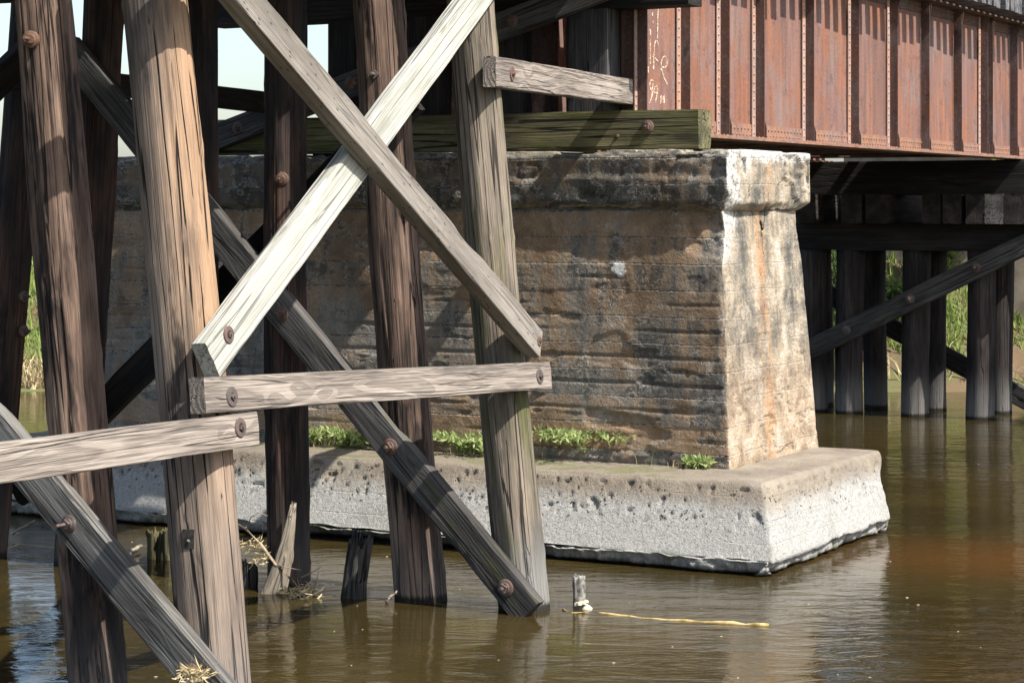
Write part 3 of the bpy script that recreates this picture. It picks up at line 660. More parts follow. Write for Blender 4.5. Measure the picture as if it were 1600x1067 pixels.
# ------------------------------------------------------------------ the second bent
bentB = thing('trestle_bent', W(0, 2.5, 0), 'six-pile timber bent standing just before the concrete pier, crossed by dark diagonal braces', 'trestle bent', 'timber pile bents of the near trestle')
P5 = pile(W(0, -0.07, -0.8), W(0, 0.48, 4.66), 0.19, 0.172, MW['mossy_pile'], bentB, seed=31, checks=6); tag(P5, 'grey pile with green moss and pale silted foot')
P4 = pile(W(-0.05, 0.80, -0.8), W(-0.05, 1.24, 4.66), 0.192, 0.19, MW['brown'], bentB, seed=37, checks=9, rough=1.3); tag(P4, 'brown pile with black tar and a split foot')
P3 = pile(W(-0.06, 2.02, -0.8), W(-0.06, 2.08, 4.66), 0.165, 0.165, MW['tarred'], bentB, seed=44, checks=6); tag(P3, 'blackened pile with a reddish worn flank')
PI = pile(W(0, 2.99, -0.8), W(0, 2.95, 4.66), 0.165, 0.16, MW['tarred'], bentB, seed=47, m=64)
PQ = pile(W(0, 4.24, -0.8), W(0, 3.92, 4.66), 0.165, 0.16, MW['tarred'], bentB, seed=52, m=64)
PX = pile(W(0, 5.2, -0.8), W(0, 4.68, 4.66), 0.17, 0.16, MW['tarred'], bentB, seed=58, m=64)
sB = -0.29
swB = timber('sway_brace', on_s(100, 75, sB), on_s(824, 959, sB), -U, 0.245, 0.10, MW['sway_dark'], bentB, seed=61, wear=1.1, rough=1.5)
for px, py in ((610, 698), (790, 918), (440, 490)): bolt(on_s(px, py, sB), -U, swB, BOLT_S, 1.25)
sR = 0.20
swR = timber('sway_brace', on_s(20, 772, sR), on_s(640, 152, sR), -U, 0.25, 0.10, MW['dark'], bentB, seed=63)
timber('cap', W(0, 0.25, 4.83), W(0, 5.2, 4.83), -U, 0.34, 0.34, MW['dark'], bentB, seed=64, face=False)
bolt(on_s(587, 117, -0.235), (-U*0.95-V*0.3).normalized(), P4, BOLT_L, 1.2); bolt(on_s(440, 280, -0.222), (-U*0.95-V*0.2).normalized(), P3, BOLT_S, 1.1)
for py in (465, 520): bolt(W(0, 4.74, HC-(py-325)/3500*18.4), -V, PX, BOLT_D)

# ------------------------------------------------------------------ timbers bolted along the outer pile row
girtg = 'long horizontal girts bolted to the outer piles'
g2 = timber('girt', on_outer(320, 617, 0.10), on_outer(861, 586, 0.10), NO, 0.20, 0.10, MW['girt'], None, seed=71,
            label='pale wavy-grained horizontal board under the X brace, spanning tan pile to mossy pile', cat='timber girt', group=girtg)
bolt(on_outer(362, 620, 0.10), NO, g2, BOLT_F, 1.1); bolt(on_outer(843, 588, 0.10), NO, g2, BOLT_F, 1.1)
g1 = timber('girt', on_outer(-260, 759, 0.10), on_outer(404, 669, 0.10), NO, 0.195, 0.10, MW['girt'], None, seed=74,
            label='weathered horizontal board running out of the picture at left, ending on the tan pile', cat='timber girt', group=girtg)
bolt(on_outer(375, 668, 0.10), NO, g1, BOLT_F, 1.1)
wb = timber('diagonal_brace', on_outer(333, 563, 0.10), on_outer(795, -63, 0.10), NO, 0.235, 0.10, MW['white'], None, seed=77,
            label='bleached whitish diagonal timber rising to the right, behind the grey one of the X', cat='timber brace', group='X brace between the outer piles')
bolt(on_outer(357, 523, 0.10), NO, wb, BOLT_F)
NG = NO
gb0 = on_outer(200, -230, 0.32); gb1 = on_outer(846, 538, 0.118)
gb = timber('diagonal_brace', gb0, gb1, NO, 0.21, 0.115, MW['grey'], None, seed=79,
            label='grey planed diagonal timber falling to the right, front member of the X', cat='timber brace', group='X brace between the outer piles')
bolt(on_outer(843, 533, 0.122), NO, gb, BOLT_F, 0.7)
b0 = on_t(775, 112, 0.10); b1 = hit(999, 145, W(4.05, 0.9, 0), U)
nb_ = Vector((b1-b0).cross(Z)).normalized(); nb_ = nb_ if nb_.dot(V) < 0 else -nb_
sb = timber('girt', b0, b1, nb_, 0.225, 0.10, MW['girt'], None, seed=83,
            label='short grey board high up, between the mossy pile top and the rusty girder end', cat='timber girt', group=girtg)
bolt(b0+(b1-b0)*0.09, nb_, sb, BOLT_F, 1.1); bolt(b0+(b1-b0)*0.955, nb_, sb, BOLT_F, 1.1)
# far row
fg = timber('girt', W(-4.4, 4.35, 4.05), W(0.3, 4.55, 3.98), -V, 0.2, 0.1, MW['dark'], None, seed=85,
            label='dark horizontal board behind the near leaning piles, at the left picture edge', cat='timber girt', group='girts on the far pile row')
fg2 = timber('girt', W(-0.2, 4.45, 4.02), W(3.9, 4.62, 3.93), -V, 0.2, 0.1, MW['dark'], None, seed=86,
            label='dark horizontal board seen against the sky between two black piles, above the pier', cat='timber girt', group='girts on the far pile row')
timber('diagonal_brace', W(-4.2, 4.75, 1.2), W(0.2, 4.45, 4.5), -V, 0.24, 0.1, MW['dark'], None, seed=87,
       label='black diagonal timber of the far pile row at upper left', cat='timber brace')

# ------------------------------------------------------------------ framed bent on the pier
pb = thing('framed_bent', W(3.74, 2.8, 3.44), 'low timber frame standing on the concrete pier, mossy green sill carrying dark posts', 'trestle bent')
SP = 3.60
sill = timber('sill', W(SP, t_at(1091, SP), 3.625), W(SP, 5.55, 3.625), -U, 0.345, 0.28, MW['sill'], pb, seed=91, wear=0.8); tag(sill, 'green mossy squared beam')
bolt(on_s(1012, 198, SP), -U, sill, BOLT_S, 1.15); bolt(on_s(965, 213, SP), -U, sill, BOLT_S, 0.35)
for i, (tt_, w_) in enumerate(((1.30, 0.40), (2.15, 0.30), (3.02, 0.32), (3.92, 0.30), (4.62, 0.26))):
    timber('post', W(SP+0.0, tt_, 3.80), W(SP+0.0, tt_, 4.72), -U, w_, 0.27, MW['post'] if i == 0 else MW['dark'], pb, seed=92+i)
swP = timber('sway_brace', on_s(322, 220, SP-0.1), on_s(1010, -48, SP-0.1), -U, 0.25, 0.10, MW['sway_dark'], pb, seed=98)
for px, py in ((372, 200), (547, 130), (800, 33)): bolt(on_s(px, py, SP-0.1), -U, swP, BOLT_S, 1.2)
timber('cap', W(3.74, 0.3, 4.89), W(3.74, 5.5, 4.89), -U, 0.34, 0.30, MW['dark'], pb, seed=99, face=False)

# ------------------------------------------------------------------ trestle deck (above the picture, it shades the bents)
td = thing('trestle_deck', W(-2, 2.6, 5.0), 'dark timber trestle deck of stringers and ties above the leaning piles', 'deck')
for j, tt_ in enumerate((1.35, 1.65, 1.95, 3.25, 3.55, 3.85)):
    timber('stringer', W(-8.6, tt_, 5.25), W(3.86, tt_, 5.25), -V, 0.42, 0.22, MW['dark'], td, seed=110+j, face=False, step=0.4)
tie_me = timber_mesh(4.35, 0.24, 0.155, 130, step=0.25, k=4)
tie_me.materials.append(MW['tie'])
def tie(s, parent, nm='tie'):
    jt = random.uniform(-0.035, 0.035)
    M = frame(W(s+random.uniform(-.008, .008), 0.45+jt, 5.605+random.uniform(-.004, .004)), V, U)
    return put(nm, tie_me, None, M, parent)
for i in range(63): tie(-8.4+i*0.192, td)
# ------------------------------------------------------------------ steel plate girder span
span = thing('girder_span', W(9, 2.6, 3.6), 'rusty riveted steel plate girder bridge span resting on the concrete pier', 'bridge span')
S0, S1 = 3.95, 17.6; ZB, ZT = 3.60, 5.48
TN, TF = 0.95, 4.30
def rivet_rows(mb, pts, n, r): 
    for p in pts: mb.dome(p, n, r)
def girder(tw, out, near):
    """web at t=tw; out=-1 when its outer face looks to -t"""
    b = MB(); b.box(S0, S1, tw-0.008, tw+0.008, ZB+0.02, ZT-0.02)
    web = put('web', b.build('web'), M_RUST, BM, span)
    b = MB(); b.box(S0-0.02, S1, tw-0.18, tw+0.18, ZB, ZB+0.022); bf = put('bottom_flange', b.build('bottom_flange'), M_RUSTF, BM, span)
    b = MB(); b.box(S0-0.02, S1, tw-0.18, tw+0.18, ZT-0.022, ZT); tf = put('top_flange', b.build('top_flange'), M_RUSTD, BM, span)
    for sg in (-1, 1):
        for zf, up in ((ZB+0.022, 1), (ZT-0.022, -1)):
            b = MB(); a = tw+sg*0.0085; c = tw+sg*0.0205; e = tw+sg*0.155
            b.box(S0-0.01, S1, min(a, c), max(a, c), *(sorted((zf+up*0.001, zf+up*0.15)))); b.box(S0-0.01, S1, min(c, e), max(c, e), *(sorted((zf+up*0.001, zf+up*0.013))))
            put('flange_angle', b.build('flange_angle'), M_RUSTF if up > 0 else M_RUSTD, BM, span)
    return web, bf, tf
webN, bfN, tfN = girder(TN, -1, True); webF, bfF, tfF = girder(TF, 1, False)
# stiffeners: measured on the near web
sx = [994, 1062, 1124, 1179, 1257, 1328, 1389, 1439, 1490, 1531, 1539, 1578, 1606, 1632]
TWF = TN-0.008
stiff_s = []
for px in sx:
    k_ = (px-800)/FP
    tt_ = TWF-0.012
    s_ = (k_*(O.y+V.y*tt_)-(O.x+V.x*tt_))/(U.x-k_*U.y); stiff_s.append(s_)
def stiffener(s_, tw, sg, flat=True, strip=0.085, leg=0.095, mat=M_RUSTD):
    f0 = tw+sg*0.0085; f1 = tw+sg*0.020; z0, z1 = ZB+0.036, ZT-0.036
    b = MB(); fb_ = MB()
    # outstanding leg, crimped out over the flange angles
    if flat:
        g0 = tw+sg*0.0205; g1 = tw+sg*0.032
        fb_.box(s_-strip, s_, *sorted((g0, g1)), z0, z1)
        g = g0
    else: g = tw+sg*0.0205
    b.box(s_+0.0005, s_+0.0125, *sorted((g, tw+sg*(0.032+leg))), z0, z1)
    # filler that carries the leg over the flange angle at foot and head
    for za, zb in ((z0, z0+0.18), (z1-0.18, z1)):
        b.prism([(tw+sg*0.021, za), (tw+sg*(0.030+leg+0.02), za), (tw+sg*(0.030+leg+0.02), za+(zb-za)*(0.55 if za == z0 else 1)), (tw+sg*(0.030+leg), zb if za == z0 else za)] if za == z0 else
                [(tw+sg*0.021, zb), (tw+sg*(0.030+leg+0.02), zb), (tw+sg*(0.030+leg+0.02), za+(zb-za)*0.45), (tw+sg*(0.030+leg), za)], 0, s_+0.0132, s_+0.0230)
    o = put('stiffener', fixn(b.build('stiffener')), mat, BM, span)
    if flat:
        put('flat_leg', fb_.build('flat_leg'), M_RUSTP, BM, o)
        rv = MB()
        for z in np.arange(z0+0.05, z1, 0.085): rv.dome((s_-strip*0.55, tw+sg*0.032, z), (0, sg, 0), 0.0145)
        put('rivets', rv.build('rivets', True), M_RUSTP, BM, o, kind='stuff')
    return o
for i, s_ in enumerate(stiff_s):
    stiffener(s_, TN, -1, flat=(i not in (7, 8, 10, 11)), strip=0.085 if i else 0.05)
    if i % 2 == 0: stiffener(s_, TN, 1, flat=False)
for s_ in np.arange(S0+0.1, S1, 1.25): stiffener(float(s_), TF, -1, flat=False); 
# end angles of the near girder, facing the camera, with their rivet column
b = MB(); b.box(S0-0.034, S0-0.022, TN-0.10, TN+0.17, ZB+0.03, ZT-0.03); ea = put('end_angle', b.build('end_angle'), M_RUSTD, BM, span)
rv = MB()
for z in np.arange(ZB+0.1, ZT-0.05, 0.12): rv.dome((S0-0.034, TN+0.11, z), (-1, 0, 0), 0.016)
put('rivets', rv.build('rivets', True), M_RUSTF, BM, ea, kind='stuff')
# flange rivets
rv = MB(); s_ = S0+0.06
while s_ < S1-0.05:
    for zz in (ZB+0.065, ZB+0.125):
        rv.dome((s_+(0.045 if zz > ZB+0.1 else 0), TN-0.0205, zz), (0, -1, 0), 0.0145)
    rv.dome((s_, TN-0.12, ZB+0.035), (0, 0, 1), 0.0145)
    for zz in (ZT-0.065, ZT-0.125): rv.dome((s_+(0.045 if zz < ZT-0.1 else 0), TN-0.0205, zz), (0, -1, 0), 0.0145)
    s_ += 0.09
put('rivets', rv.build('rivets', True), M_RUSTF, BM, bfN, kind='stuff')
# cross frames and bottom laterals between the girders
for i in range(6):
    s_ = S0+0.25+i*2.5
    for za, zb in ((ZB+0.06, ZB+0.14), (ZT-0.2, ZT-0.12)):
        b = MB(); b.box(s_, s_+0.08, TN+0.03, TF-0.03, za, zb); put('cross_beam', b.build('cross_beam'), M_RUSTD, BM, span)
    if i < 5:
        for dr in (0, 1):
            a = W(s_, TN+0.1 if dr else TF-0.1, ZB+0.045+0.02*dr); c = W(s_+2.5, TF-0.1 if dr else TN+0.1, ZB+0.045+0.02*dr)
            L = (c-a).length; b = MB(); b.box(0, L, -0.05, 0.05, -0.006, 0.006)
            put('lateral_brace', b.build('lateral_brace'), M_RUSTD, frame(a, c-a, Z), span)
for ta, tb in ((TN+0.03, 1.75), (1.84, TF-0.03)):  # added plates hide the sunlit far girder, leaving one bright slit
    b = MB(); b.box(S0+0.12, S0+0.135, ta, tb, ZB+0.16, ZT-0.22); put('added_diaphragm', b.build('added_diaphragm'), M_RUSTD, BM, span)
# bearing blocks on the pier
for tw in (TN, TF):
    b = MB(); b.box(S0+0.05, S0+0.6, tw-0.22, tw+0.22, 3.43, 3.50); b.box(S0+0.1, S0+0.55, tw-0.17, tw+0.17, 3.50, ZB-0.003)
    put('bearing', b.build('bearing'), M_RUSTD, BM, span)
# chalk figures on the first web panel (strokes traced at their place on the plate)
strokes = [[(405,40),(402,150),(398,355)], [(330,275),(335,325)], [(352,120),(350,150)], [(330,370),(331,590)], [(355,195),(358,215)],
           [(405,435),(400,390),(385,372),(370,410),(365,520),(362,640)], [(355,525),(380,545),(403,570)], [(290,530),(303,560)],
           [(430,650),(432,590),(445,535),(465,522),(485,545),(488,600),(470,628),(440,622)], [(432,625),(455,710),(487,780)], [(313,625),(316,675)],
           [(300,740),(290,800),(288,855)], [(352,740),(332,750),(325,800),(340,840),(355,800),(358,745),(355,850),(340,920),(322,955)],
           [(395,800),(372,810),(365,850),(385,870),(400,820),(392,880),(380,955)], [(425,960),(427,900),(435,885),(440,920),(432,950)], [(450,955),(452,890),(460,885),(462,950)], [(475,10),(490,18)]]
cb = MB()
for st_ in strokes:
    pts = []
    for a, c in st_:
        px, py = 960+a/5.925, c/5.925; q = on_t(px, py, TWF-0.0015); pts.append(stz(q))
    for p, q in zip(pts[:-1], pts[1:]):
        d = Vector((q[0]-p[0], 0, q[2]-p[2])); L = d.length
        if L < 1e-4: continue
        d /= L; nn_ = Vector((-d.z, 0, d.x))*0.0052*random.uniform(0.7, 1.3)
        nn_ = Vector((nn_.x*2.0, 0, nn_.z)); e = d*0.004
        P_ = [Vector(p)-e-nn_, Vector(q)+e-nn_, Vector(q)+e+nn_, Vector(p)-e+nn_]
        y0 = TWF-0.0012; y1 = TWF-0.0026
        cb.add([(w.x, y0, w.z) for w in P_]+[(w.x, y1, w.z) for w in P_], [(0, 1, 2, 3), (7, 6, 5, 4), (0, 4, 5, 1), (1, 5, 6, 2), (2, 6, 7, 3), (3, 7, 4, 0)])
put('chalk_writing', fixn(cb.build('chalk_writing')), M_CHALK, BM, webN, label='faint chalk letters and figures 1990 on rust', kind='stuff')
# deck of the span; its unseen run beyond is added to shade the abutment
dk = thing('span_deck', W(10, 2.6, 5.5), 'row of grey timber ties laid across the rusty girders', 'deck')
s_ = S0+0.05
while s_ < 23.0:
    tie(s_, dk); s_ += 0.262
timber('guard_timber', W(S0-0.1, 1.0, 5.80), W(S1+1.5, 1.0, 5.80), -V, 0.14, 0.18, MW['tie'], dk, seed=140, face=False, step=0.3)
for tt_ in (1.9, 3.35):
    b = MB(); b.box(-8.5, S1+1.6, tt_-0.065, tt_+0.065, 5.735, 5.75); b.box(-8.5, S1+1.6, tt_-0.012, tt_+0.012, 5.75, 5.86); b.box(-8.5, S1+1.6, tt_-0.035, tt_+0.035, 5.86, 5.90)
    put('rail', b.build('rail'), M_RUSTD, BM, dk)

for j, tt_ in enumerate((1.1, 1.5, 3.6, 4.0)):
    timber('stringer', W(S1+0.05, tt_, 5.25), W(23.1, tt_, 5.25), -V, 0.42, 0.22, MW['dark'], dk, seed=145+j, face=False, step=0.4)

# ------------------------------------------------------------------ far bents under the other end of the span
SC = 15.95
fb = thing('far_pile_bent', W(SC, 2.6, 0), 'dark timber bent under the far girder end, stacked cap beams on round piles, front row', 'trestle bent', 'timber bents beyond the pier')
for i, px in enumerate((1272, 1328, 1431, 1532, 1624)):
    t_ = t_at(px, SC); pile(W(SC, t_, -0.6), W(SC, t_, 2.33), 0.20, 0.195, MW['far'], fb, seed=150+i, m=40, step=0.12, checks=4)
timber('cap', W(SC, -0.4, 2.52), W(SC, 6, 2.52), -U, 0.38, 0.36, MW['dark'], fb, seed=160, face=False, step=0.15)
timber('cap', W(SC+0.15, -0.4, 3.35), W(SC+0.15, 6, 3.35), -U, 0.48, 0.5, MW['dark'], fb, seed=161, face=False, step=0.15)
for i, px in enumerate((1255, 1330, 1368, 1455, 1487, 1523, 1553, 1583, 1612)):
    t_ = t_at(px, SC-0.45)
    timber('corbel', W(SC-0.45, t_, 2.915), W(SC+1.5, t_, 2.915), -V, 0.41, 0.26 if i > 2 else 0.30, MW['far'] if i != 6 else MW['sway'], fb, seed=162+i, face=False, step=0.2)
s1_ = SC-0.32
sw = timber('sway_brace', on_s(1235, 560, s1_), on_s(1660, 353, s1_), -U, 0.28, 0.12, MW['sway_dark'], fb, seed=171)
for px, py in ((1322, 516), (1422, 467), (1525, 418)): bolt(on_s(px, py, s1_), -U, sw, BOLT_D, 1.3)
SD = 16.95
fd = thing('far_pile_bent', W(SD, 2.6, 0), 'dark round piles of the rear bent, half hidden behind the front far bent', 'trestle bent', 'timber bents beyond the pier')
for i, px in enumerate((1283, 1368, 1461, 1565, 1650)):
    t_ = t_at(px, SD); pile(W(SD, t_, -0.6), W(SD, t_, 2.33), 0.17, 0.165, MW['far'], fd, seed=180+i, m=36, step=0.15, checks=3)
timber('cap', W(SD, -0.4, 2.52), W(SD, 6, 2.52), -U, 0.38, 0.34, MW['dark'], fd, seed=186, face=False, step=0.15)
timber('sway_brace', on_s(1255, 440, SD+0.3), on_s(1680, 666, SD+0.3), -U, 0.28, 0.12, MW['sway_dark'], fd, seed=187)
# abutment wall on the bank
b = MB(); ab = thing('abutment', W(22.8, 2.6, 0.4), 'tan concrete abutment wall on the far bank behind the dark piles', 'abutment')
put('wall', block('wall', (21.95, -0.6), (23.8, 6.0), (22.1, -0.5), (23.8, 5.9), -0.2, 3.3, 0.12, 190, 0.06, 0.02), M_ABUT, BM, ab)
put('back_wall', block('back_wall', (23.1, -0.6), (23.8, 6.0), (23.1, -0.6), (23.8, 6.0), 3.25, 5.3, 0.15, 191, 0.06, 0.02), M_ABUT, BM, ab)

# ------------------------------------------------------------------ plants
def blades(pts, hgt, wid, lean, seed):
    r = np.random.default_rng(seed); n = len(pts); v = []; f = []
    for i in range(n):
        p = pts[i]; a = r.uniform(0, 2*math.pi); h = hgt*r.uniform(0.5, 1.25); w = wid*r.uniform(0.6, 1.3); l = lean*h*r.uniform(0.2, 1.3); b = a+r.uniform(-1, 1)
        dx, dy = math.cos(a)*w, math.sin(a)*w; lx, ly = math.cos(b+1.5)*l, math.sin(b+1.5)*l; k0 = len(v)
        v += [(p[0]-dx, p[1]-dy, p[2]-0.03), (p[0]+dx, p[1]+dy, p[2]-0.03), (p[0]+lx*.4+dx*.7, p[1]+ly*.4+dy*.7, p[2]+h*.6), (p[0]+lx*.4-dx*.7, p[1]+ly*.4-dy*.7, p[2]+h*.6), (p[0]+lx, p[1]+ly, p[2]+h)]
        f += [(k0, k0+1, k0+2, k0+3), (k0+3, k0+2, k0+4)]
    return v, f
def scatter(x0, x1, y0, y1, n, seed, zmin=0.12):
    r = np.random.default_rng(seed); x = r.uniform(x0, x1, n); y = r.uniform(y0, y1, n); z = ground_h(x, y)
    c = fbm(np.stack([x*.7, y*.7, x*0], -1), 3, seed); kx = (z > zmin) & (c+r.uniform(-.4, .4, n) > -0.25); return np.stack([x, y, z], -1)[kx]
pts = np.vstack([scatter(2.5, 13, 36.0, 46, 42000, 5, 0.55), scatter(-11.5, -5.5, 36.0, 46, 24000, 6, 0.4)])
v, f = blades(pts, 0.24, 0.012, 0.7, 9)
put('bank_grass', mesh('bank_grass', v, f, False), M_GRASS, kind='stuff', label='long green grass on the far river bank', cat='grass')
pts = np.vstack([scatter(-11.5, -5.5, 35.3, 36.6, 2600, 16, 0.02), scatter(2.5, 13, 35.5, 36.3, 500, 17, 0.05)])
v, f = blades(pts, 0.42, 0.014, 1.1, 19)
put('dry_reeds', mesh('dry_reeds', v, f, False), M_STRAW, kind='stuff', label='dry straw and roots along the far waterline', cat='dead grass')

def shrub(p, h, seed, label):
    r = np.random.default_rng(seed); t = thing('shrub', p, label, 'shrub', 'shrubs on the far bank')
    sb_ = MB(); lv = []; lf = []
    for i in range(9):
        a = r.uniform(0, 2*math.pi); sp = r.uniform(0.15, 0.6)*h; tip = Vector((math.cos(a)*sp, math.sin(a)*sp, h*r.uniform(0.6, 1.0)))
        mid = tip*0.5+Vector((r.normal()*0.06, r.normal()*0.06, 0.08*h)); prev = Vector((0, 0, -0.05)); pr = 0.018
        for q, rad in ((mid, 0.012), (tip, 0.004)):
            M = frame(prev, q-prev, Vector((0.1, 0.3, 1))); L = (q-prev).length; vs = []
            for xx, rr_ in ((0, pr), (L, rad)):
                for k_ in range(5): vs.append(M @ Vector((xx, rr_*math.cos(k_*1.2566), rr_*math.sin(k_*1.2566))))
            sb_.add(vs, [(k_, (k_+1) % 5, (k_+1) % 5+5, k_+5) for k_ in range(5)]); prev = q; pr = rad
        for j in range(230):
            u = r.uniform(0.25, 1.05); c = (mid*2*u if u < .5 else mid+(tip-mid)*(2*u-1))+Vector(r.normal(size=3)*0.10*h**0.5)
            n1 = Vector(r.normal(size=3)).normalized(); n2 = n1.orthogonal().normalized(); s_ = r.uniform(0.025, 0.05); k0 = len(lv)
            lv += [tuple(c-n1*s_), tuple(c+n2*s_*0.5), tuple(c+n1*s_), tuple(c-n2*s_*0.5)]; lf.append((k0, k0+1, k0+2, k0+3))
    put('stems', sb_.build('stems'), M_TWIG, Matrix.Translation(p), t)
    put('foliage', mesh('foliage', lv, lf, False), M_SHRUB, Matrix.Translation(p), t)
def gz(x, y): return float(ground_h(np.array([x]), np.array([y]))[0])
for i, (px, D, h, lb) in enumerate(((1592, 38.5, 1.7, 'leafy shrub at the right picture edge on the bank'), (1478, 37.6, 0.8, 'low leafy shrub between the far piles on the bank'),
                                    (1402, 37.2, 0.6, 'small shrub on the bank behind the middle far pile'), (1310, 37.5, 1.3, 'shrub just right of the concrete pier, behind the far piles'))):
    x_ = (px-800)/FP*D; shrub(Vector((x_, D, gz(x_, D))), h, 200+i, lb)

def weed(p, sx_, h, n, seed, label, arch=0.8):
    h *= 1.5*random.uniform(0.85, 1.2); n = int(n*1.4)
    """rosette of arching leafy stems"""
    r = np.random.default_rng(seed); t = thing('weed', p, label, 'weed', 'weeds on the pier footing'); sv = MB(); lv = []; lf = []
    for i in range(n):
        b0_ = V*r.uniform(-sx_, sx_)+U*r.uniform(-0.04, 0.06); dirn = (V*r.normal()-U*r.uniform(0.1, 0.9)).normalized()
        L = h*r.uniform(0.7, 1.5); prev = b0_; pts_ = [b0_]
        for q in range(1, 9):
            u = q/8; pts_.append(b0_+dirn*(L*0.9*u)+Z*(h*1.5*r.uniform(0.85, 1.1)*(u-arch*0.85*u*u)))
        for q in range(8):
            a_, c_ = pts_[q], pts_[q+1]; w_ = Vector((0.0025, 0, 0)); sv.add([a_-w_, a_+w_, c_+w_, c_-w_], [(0, 1, 2, 3)])
            for m_ in range(3):
                cc = a_+(c_-a_)*r.uniform(0, 1); ax = (Vector(r.normal(size=3))*0.8+(c_-a_).normalized()*0.9+Z*0.5).normalized(); ln = r.uniform(0.04, 0.085); sd = ax.cross(Vector(r.normal(size=3))).normalized()*ln*0.15; k0 = len(lv)
                lv += [tuple(cc), tuple(cc+ax*ln*.5+sd), tuple(cc+ax*ln), tuple(cc+ax*ln*.5-sd)]; lf.append((k0, k0+1, k0+2, k0+3))
    put('stems', sv.build('stems'), M_WEED, Matrix.Translation(p), t); put('leaves', mesh('leaves', lv, lf, False), M_WEED, Matrix.Translation(p), t)
WZ = 0.71
for i, (px, py, sx_, h, n, lb) in enumerate((
        (490, 700, 0.05, 0.16, 10, 'leafy weed on the footing beside the blackened pile'), (548, 703, 0.10, 0.15, 14, 'sprawling weed on the footing left of the dark diagonal brace'),
        (588, 706, 0.08, 0.08, 10, 'small weed touching the dark diagonal brace'), (728, 715, 0.06, 0.22, 16, 'bushy weed on the footing between the brown and mossy piles'),
        (752, 716, 0.04, 0.10, 8, 'small weed close against the left of the mossy pile'), (862, 718, 0.07, 0.26, 16, 'weed on the footing just right of the mossy pile'),
        (918, 722, 0.13, 0.30, 26, 'largest silvery weed drooping over the footing edge'), (1095, 736, 0.05, 0.06, 10, 'small low weed near the pier corner'), (418, 690, 0.06, 0.10, 8, 'weed by the end of the left horizontal board'))):
    p = on_z(px, py-6, WZ); weed(p, sx_, h, n, 230+i, lb)
for i, (px, py, n, h, lb) in enumerate(((1032, 727, 26, 0.24, 'thin upright grass tuft against the pier wall'), (722, 712, 22, 0.22, 'thin grass blades rising from the bushy weed between two piles'), (880, 718, 26, 0.24, 'tall thin grass blades behind the silvery weed'), (515, 700, 22, 0.2, 'thin grass blades between the blackened pile and the dark brace'), (1082, 733, 12, 0.14, 'shorter grass tuft nearest the pier corner'))):
    p = on_z(px, py-4, WZ); r = np.random.default_rng(260+i)
    t = thing('grass_tuft', p, lb, 'grass', 'grass tufts on the pier footing')
    q = [(r.normal()*0.06, r.normal()*0.03, 0) for _ in range(n)]; v, f = blades(q, h, 0.003, 0.35, 262+i); put('blades', mesh('blades', v, f, False), M_WEED, Matrix.Translation(p), t)
    q = [(r.normal()*0.10, r.normal()*0.04, 0.01) for _ in range(60)]; v, f = blades(q, 0.06, 0.003, 1.8, 272+i); put('dead_blades', mesh('dead_blades', v, f, False), M_STRAW, Matrix.Translation(p), t)

# ------------------------------------------------------------------ drift and stumps in the water
def water_p(px, py): return on_z(px, py, 0.0)
def stump(px, py, h, r, mat, seed, label, leanx=0.0, rag=0.12, name='pile_stump'):
    p = water_p(px, py); t = p+Z*h+Vector((leanx, 0, 0)); p0 = p-Z*0.3-Vector((leanx, 0, 0))*0.3/h
    return pile(p0, t, r*1.05, r*0.92, mat, None, name, seed, m=64, step=0.025, checks=7, rough=2.2, bow=0.0, ragged=rag, label=label, cat='stump', group='rotten stumps in the water')
stump(240, 872, 0.24, 0.055, MW['stump_moss'], 301, 'left half of the pair of mossy rotten stumps beside the tan pile', rag=0.05)
stump(263, 873, 0.26, 0.075, MW['stump_moss'], 302, 'right half of the pair of mossy rotten stumps beside the tan pile', rag=0.05)
stump(550, 932, 0.47, 0.088, MW['stump'], 303, 'jagged dark rotten stump standing between the black and brown piles', leanx=0.06, rag=0.14)
stump(560, 934, 0.16, 0.055, MW['stump'], 304, 'low broken piece at the foot of the jagged dark stump', rag=0.08)
stump(385, 915, 0.22, 0.09, MW['stump'], 305, 'low black stump beside the tan pile, behind the twigs', rag=0.08)
# leaning split slab
p = water_p(418, 926)-Z*0.1; q = on_s(462, 785, stz(water_p(418, 926))[0]+0.1)
dsl = pile(p-(q-p)*0.1, q, 0.125, 0.02, MW['drift'], None, 'driftwood_slab', 311, m=40, step=0.03, checks=4, rough=1.6, bow=0.05, ragged=0.03,
           label='pale pointed slab of driftwood leaning on the blackened pile', cat='driftwood')
dsl.scale = (1, 1, 0.45)
def tube(name, pts_, r0, r1, mat, seg=6, **kw):
    b = MB(); n = len(pts_); vs = []
    for i, p_ in enumerate(pts_):
        d = (pts_[min(i+1, n-1)]-pts_[max(i-1, 0)]).normalized(); a = d.orthogonal().normalized(); c = d.cross(a); r = r0+(r1-r0)*i/(n-1)
        r *= random.uniform(0.8, 1.2)
        for k_ in range(seg): an = 2*math.pi*k_/seg; vs.append(p_+(a*math.cos(an)+c*math.sin(an))*r)
    fs = [(i*seg+k_, i*seg+(k_+1) % seg, (i+1)*seg+(k_+1) % seg, (i+1)*seg+k_) for i in range(n-1) for k_ in range(seg)]
    fs += [tuple(range(seg-1, -1, -1)), tuple(range((n-1)*seg, n*seg))]
    c0 = kw.pop('origin', pts_[0]); vs = [w-c0 for w in vs]; b.add(vs, fs)
    return put(name, b.build(name, True), mat, Matrix.Translation(c0), **kw)
def bez(a, b_, sag, n=10, jit=0.01, seed=0):
    r = np.random.default_rng(seed); return [a+(b_-a)*(i/(n-1))+Z*(sag*math.sin(math.pi*i/(n-1)))+Vector(r.normal(size=3)*jit) for i in range(n)]
sd_ = stz(water_p(460, 930))[0]
def od(px, py): return on_s(px, py, sd_)
